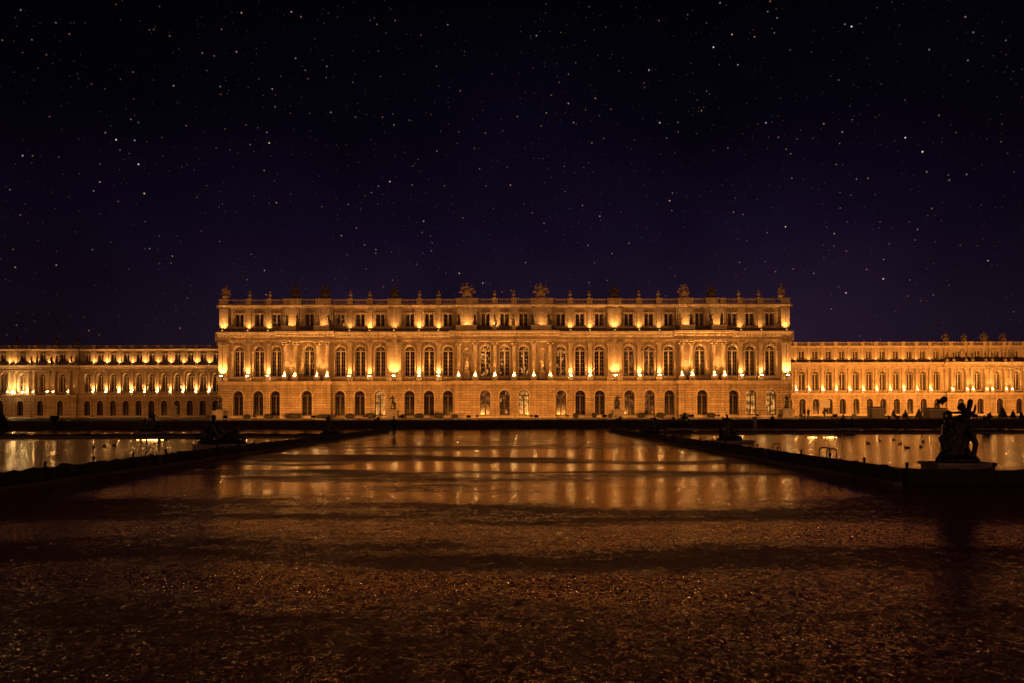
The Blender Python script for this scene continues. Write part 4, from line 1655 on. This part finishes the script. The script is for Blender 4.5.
shr = [(243, 251), (264, 273), (284, 301), (315, 332), (345, 355), (366, 376), (400, 406), (414, 424), (434, 443), (452, 458), (573, 578), (592, 597), (608, 613), (637, 645), (656, 665), (680, 690), (707, 716)]
for i, (a, b) in enumerate(shr):
    y = 138.8
    hedge(PX(a, y), PX(b, y), y, TZ - .02, .85 + .25 * ((i * 7) % 3) / 2, 'low rounded dark shrub at the foot of the central block, %s from the left' % ordw(i), 100 + i)


def kiosk(x, y, w, d, h, label, seed):
    root = thing('kiosk', (x, y, TZ), label, 'kiosk')
    m = MB()
    m.box(x - w / 2, x + w / 2, y - d / 2, y + d / 2, TZ - .01, TZ + h)
    n = int(w / .45)
    for i in range(n + 1):
        xx = x - w / 2 + i * w / n
        m.box(xx - .03, xx + .03, y - d / 2 - .03, y - d / 2 - .002, TZ + .02, TZ + h - .02)
    obj('body', m, 'kiosk_paint', root)
    m = MB()
    m.box(x - w / 2 - .2, x + w / 2 + .2, y - d / 2 - .25, y + d / 2 + .2, TZ + h + .003, TZ + h + .12)
    m.add([(x - w / 2 - .2, y - d / 2 - .25, TZ + h + .12), (x + w / 2 + .2, y - d / 2 - .25, TZ + h + .12), (x + w / 2 + .2, y + d / 2 + .2, TZ + h + .12), (x - w / 2 - .2, y + d / 2 + .2, TZ + h + .12),
           (x - w / 2 + .3, y, TZ + h + .34), (x + w / 2 - .3, y, TZ + h + .34)], [(0, 1, 5, 4), (1, 2, 5), (2, 3, 4, 5), (3, 0, 4)])
    obj('roof', m, 'pale_board', root)
    m = MB()
    m.box(x - w * .3, x + w * .3, y - d / 2 - .045, y - d / 2 - .031, TZ + h * .45, TZ + h * .85)
    obj('shutter', m, 'kiosk_paint', root)


kiosk(PX(876, 112), 112, 2.0, 1.6, 1.55, 'small grey box kiosk with a pale roof before the right wing', 1)
kiosk(PX(935, 112), 112, 2.9, 1.8, 1.35, 'wider low grey kiosk left of the big bronze children', 2)

# pale square board on a dark stand, and covered sculpture by the left wing
y = 116.0
x = PX(824.7, y)
r = thing('raised_board', (x, y, TZ), 'pale square board raised on a dark stand before the right wing', 'board')
m = MB()
m.box(x - .85, x + .85, y - .12, y + .02, TZ + 1.75, TZ + 3.1)
obj('board', m, 'pale_board', r)
m = MB()
m.box(x - .12, x + .12, y - .08, y + .14, TZ - .01, TZ + 1.745)
m.box(x - .5, x + .5, y - .35, y + .35, TZ - .012, TZ + .12)
m.cap((x - .2, y, TZ + .9), (x + .22, y, TZ + 1.25), .22, .24)
obj('stand', m, 'black_metal', r)

y = 130.0
x = PX(175, y)
m = MB()
figure_into(m, H=2.0, robe=True, cx=0, cy=0, z=.75, seed=9, armL=(-.3, -.1, .1), armR=(.2, -.2, -.2), thin=1.2)
m.box(-.5, .5, -.45, .45, 0, .8)
m.cap((-.5, 0, .1), (-.1, 0, 1.3), .2, .25)
put_mesh('statue', remeshed(m, .05, 'statue', .02), 'grey_cover', (x, y, TZ - .01), 'pale grey statue standing before the arches of the left wing', 'statue')

# hoops at the pool edges
def hoop(x, y, w, top, label, arch=False):
    m = MB()
    N = 14
    prev = None
    for i in range(N + 1):
        t_ = math.pi * i / N
        e = 1.0 if arch else .35
        p = (x + w / 2 * math.copysign(abs(math.cos(t_)) ** e, math.cos(t_)), y, .28 + (top - .28) * abs(math.sin(t_)) ** e)
        if prev:
            m.tube(prev, p, .022, .022, 8)
        prev = p
    return tag(obj('pool_hoop', m, 'steel', smooth=True, off=(x, y, .3)), label, 'hoop rail')


hoop(PX(776.5, 27.9), 27.9, .32, .66, 'small bent tube rail behind the right barrier, the farther one')
hoop(PX(824.5, 23.6), 23.6, .36, .72, 'taller bent tube rail behind the right barrier, front one of the nearer pair')
hoop(PX(831.5, 23.9), 23.9, .34, .66, 'lower bent tube rail behind the right barrier, rear one of the nearer pair')
hoop(PX(151, 25.9), 25.9, .46, .66, 'thin round hoop standing at the left pool edge', arch=True)

# low floating light bars on the pools (their glow lies on the water)
for px, y, w, lb in ((152, 47.0, 2.1, 'wide floating light bar on the left pool'), (812, 49.0, .75, 'left and smaller of two floating light bars on the right pool'),
                  (830, 49.0, 1.1, 'right and larger of two floating light bars on the right pool')):
    x = PX(px, y)
    root = thing('floating_light', (x, y, .16), lb, 'floodlight', 'floating light bars on the pools')
    m = MB()
    m.box(x - w / 2 - .06, x + w / 2 + .06, y - .10, y + .12, .12, .205)
    obj('housing', m, 'lamp_metal', root)
    m = MB()
    for fa, fb, zt in ((.02, .10, .185), (.20, .32, .19), (.38, .70, .20), (.82, .90, .188)):
        m.box(x - w / 2 + fa * w, x - w / 2 + fb * w, y - .115, y - .103, .175, zt)
    obj('lens', m, 'pool_lens', root)


# ducks on the water
def duck_proto():
    root = thing('duck', (0, 0, 0), 'd', 'duck', 'ducks resting on the pools')
    m = MB()
    m.ball((0, 0, .05), .16, 1.55, .85, .62)
    m.cap((.17, 0, .08), (.20, 0, .20), .05, .04)
    m.ball((.22, 0, .23), .055)
    m.cap((-.2, 0, .09), (-.29, 0, .13), .06, .02)
    for i_, v_ in enumerate(m.v):
        m.v[i_] = (v_[0] * .55, v_[1] * .55, v_[2] * .55)
    me = remeshed(m, .012, 'body')
    link('body', me, 'duck_feather', root)
    m = MB()
    m.cap((.146, 0, .124), (.173, 0, .118), .010, .007)
    link('bill', m.mesh('bill'), 'duck_bill', root)
    return root


dk = [(868, 444.5), (880, 441.5), (893.5, 441), (907, 449), (921, 448), (923, 443), (900, 445), (941, 442), (93, 446.5), (104, 445.5), (114, 445)]
dl = ['duck on the right pool, %s from the left' % ordw(i) for i in range(8)] + ['duck on the left pool, %s from the left' % ordw(i) for i in range(3)]
src = duck_proto()
dr = random.Random(3)
for i, (px, py) in enumerate(dk):
    y = (EYE - .16) * F / (py - 414)
    if i == 0:
        src.location = (PX(px, y), y, .16)
        src.rotation_euler = (0, 0, 2.0)
        src['label'] = dl[0]
    else:
        copy_thing(src, (PX(px, y), y, .16), dl[i], dr.uniform(0, 6.28))


# ------------------------------------------------------------------ people
def person(x, y, z, rz, H, label, top='dark_cloth', legs='denim', sit=False, stride=.10):
    root = thing('person', (x, y, z), label, 'person')
    root.rotation_euler = (0, 0, rz)
    s = H / 1.75
    def sc(p): return (p[0] * s, p[1] * s, p[2] * s)
    if sit:
        hip = .50
        J = dict(hipL=(-.10, 0, hip), hipR=(.10, 0, hip), kL=(-.12, -.43, .50), kR=(.12, -.43, .50), aL=(-.12, -.45, .08), aR=(.13, -.40, .08), sh=1.00 + .0)
        dz = hip - .92
    else:
        J = dict(hipL=(-.09, 0, .92), hipR=(.09, 0, .92), kL=(-.10, -stride * .8, .50), kR=(.10, stride * .1, .50), aL=(-.11, -stride * .5, .08), aR=(.11, stride, .08))
        dz = 0
    body = MB()
    def cap(m, a, b, r0, r1): m.cap(sc(a), sc(b), r0 * s, r1 * s)
    for q in 'LR':
        cap(body, J['hip' + q], J['k' + q], .085, .058)
        cap(body, J['k' + q], J['a' + q], .056, .038)
        a = J['a' + q]
        cap(body, (a[0], a[1] + .02, .04), (a[0] * 1.1, a[1] - .17, .03), .04, .03)
    cap(body, (0, 0, .98 + dz), (0, .01, 1.20 + dz), .135, .125)
    cap(body, (0, .01, 1.20 + dz), (0, .01, 1.38 + dz), .13, .13)
    cap(body, (-.15, .01, 1.42 + dz), (.15, .01, 1.42 + dz), .06, .06)
    cap(body, (0, .01, 1.44 + dz), (0, 0, 1.54 + dz), .055, .05)
    body.ball(sc((0, -.01, 1.635 + dz)), .098 * s, .80, .98, 1.18, 14, 10)
    body.ball(sc((0, -.108, 1.62 + dz)), .017 * s, .8, 1, 1.2)
    body.ball(sc((0, -.098, 1.575 + dz)), .02 * s, 1.2, .5, .4)
    for q in (-1, 1):
        body.ball(sc((q * .080, 0, 1.63 + dz)), .026 * s, .4, .8, 1.2)
        body.ball(sc((q * .032, -.098, 1.65 + dz)), .012 * s)
        e = (q * .235, .03, 1.16 + dz)
        h = (q * .235, -.07, .92 + dz) if not sit else (q * .14, -.30, 1.02 + dz)
        cap(body, (q * .19, .01, 1.42 + dz), e, .05, .042)
        cap(body, e, h, .038, .028)
        hv = (Vector(h) - Vector(e)).normalized()
        palm = Vector(h) + hv * .05
        cap(body, h, tuple(palm), .030, .034)
        for k in range(4):
            o = Vector((0, (k - 1.5) * .017, 0))
            f0 = palm + o + hv * .02
            f1 = f0 + hv * (.045 + .008 * (1.5 - abs(k - 1.5)))
            f2 = f1 + (hv + Vector((-q * .5, 0, 0))).normalized() * .03
            body.tube(sc(f0), sc(f1), .009 * s, .008 * s, 6)
            body.tube(sc(f1), sc(f2), .008 * s, .006 * s, 6)
        body.tube(sc(palm + Vector((0, -.025, 0))), sc(palm + Vector((-q * .01, -.055, 0)) + hv * .03), .010 * s, .008 * s, 6)
    bm_ = body.mesh('body')
    bm_.shade_smooth()
    link('body', bm_, 'skin', root)
    j = MB()
    cap(j, (0, 0, .96 + dz), (0, .01, 1.20 + dz), .165, .148)
    cap(j, (0, .01, 1.20 + dz), (0, .01, 1.38 + dz), .15, .145)
    cap(j, (-.16, .01, 1.415 + dz), (.16, .01, 1.415 + dz), .075, .075)
    for q in (-1, 1):
        e = (q * .235, .03, 1.16 + dz)
        h = Vector((q * .235, -.07, .92 + dz)) if not sit else Vector((q * .14, -.30, 1.02 + dz))
        cap(j, (q * .19, .01, 1.42 + dz), e, .066, .056)
        cap(j, e, tuple(Vector(e).lerp(h, .9)), .053, .042)
    link('jacket', remeshed(j, .022, 'jacket'), top, root)
    t_ = MB()
    for q in 'LR':
        cap(t_, J['hip' + q], J['k' + q], .105, .075)
        cap(t_, J['k' + q], J['a' + q], .072, .058)
    cap(t_, J['hipL'], J['hipR'], .115, .115)
    link('trousers', remeshed(t_, .022, 'trousers'), legs, root)
    h_ = MB()
    h_.ball(sc((0, .015, 1.665 + dz)), .102 * s, .86, .98, 1.05, 14, 10)
    hm = h_.mesh('hair')
    hm.shade_smooth()
    link('hair', hm, 'hair', root)
    return root


person(PX(393.8, 56.0), 56.0, 0, .4, 1.74, 'person in dark clothes standing at the end of the left barrier')
person(PX(772.5, 91.5), 91.5, 0, 2.6, 1.75, 'person in navy standing before the terrace wall right of the palace middle', 'navy_cloth')
person(PX(804.5, 112), 112, TZ, 1.0, 1.72, 'left of two dark dressed people on the terrace beside the right statue')
person(PX(808.5, 112.4), 112.4, TZ, -1.0, 1.62, 'right of two dark dressed people on the terrace beside the right statue', 'dark_cloth', 'dark_cloth')
# bench with a seated person
y = 98.0
x = PX(893.5, y)
r = thing('bench', (x, y, TZ), 'low stone bench on the terrace with a pale dressed person', 'bench')
m = MB()
m.box(x - .9, x + .9, y - .22, y + .22, TZ + .36, TZ + .46)
obj('seat', m, 'coping_stone', r)
for q in (-1, 1):
    m = MB()
    m.box(x + q * .65 - .1, x + q * .65 + .1, y - .18, y + .18, TZ, TZ + .357)
    obj('leg', m, 'coping_stone', r)
person(x, y + .03, TZ, .3, 1.70, 'person in pale clothes sitting on the low stone bench', 'pale_cloth', 'pale_cloth', sit=True)

# stone post and thin rail on the right of the central block
y = 92.6
x = PX(754, y)
m = MB()
m.box(x - .2, x + .2, y - .5, y - .1, .006, 1.35)
m.box(x - .26, x + .26, y - .56, y - .04, 1.353, 1.47)
tag(obj('stone_post', m, 'pale_marble', off=(x, y, 0)), 'short pale stone post before the terrace wall', 'post')
y = 116.0
r = thing('handrail', (PX(761, y), y, TZ), 'thin metal handrail crossing before the two bright ground floor windows', 'handrail')
m = MB()
m.tube((PX(739, y), y, TZ + 1.25), (PX(781, y), y, TZ + 1.25), .035)
m.tube((PX(739, y), y, TZ + .7), (PX(781, y), y, TZ + .7), .02)
obj('rail', m, 'black_metal', r)
for px in (739, 749.5, 760, 770.5, 781):
    m = MB()
    m.tube((PX(px, y), y, TZ - .01), (PX(px, y), y, TZ + 1.25), .03)
    obj('post', m, 'black_metal', r)
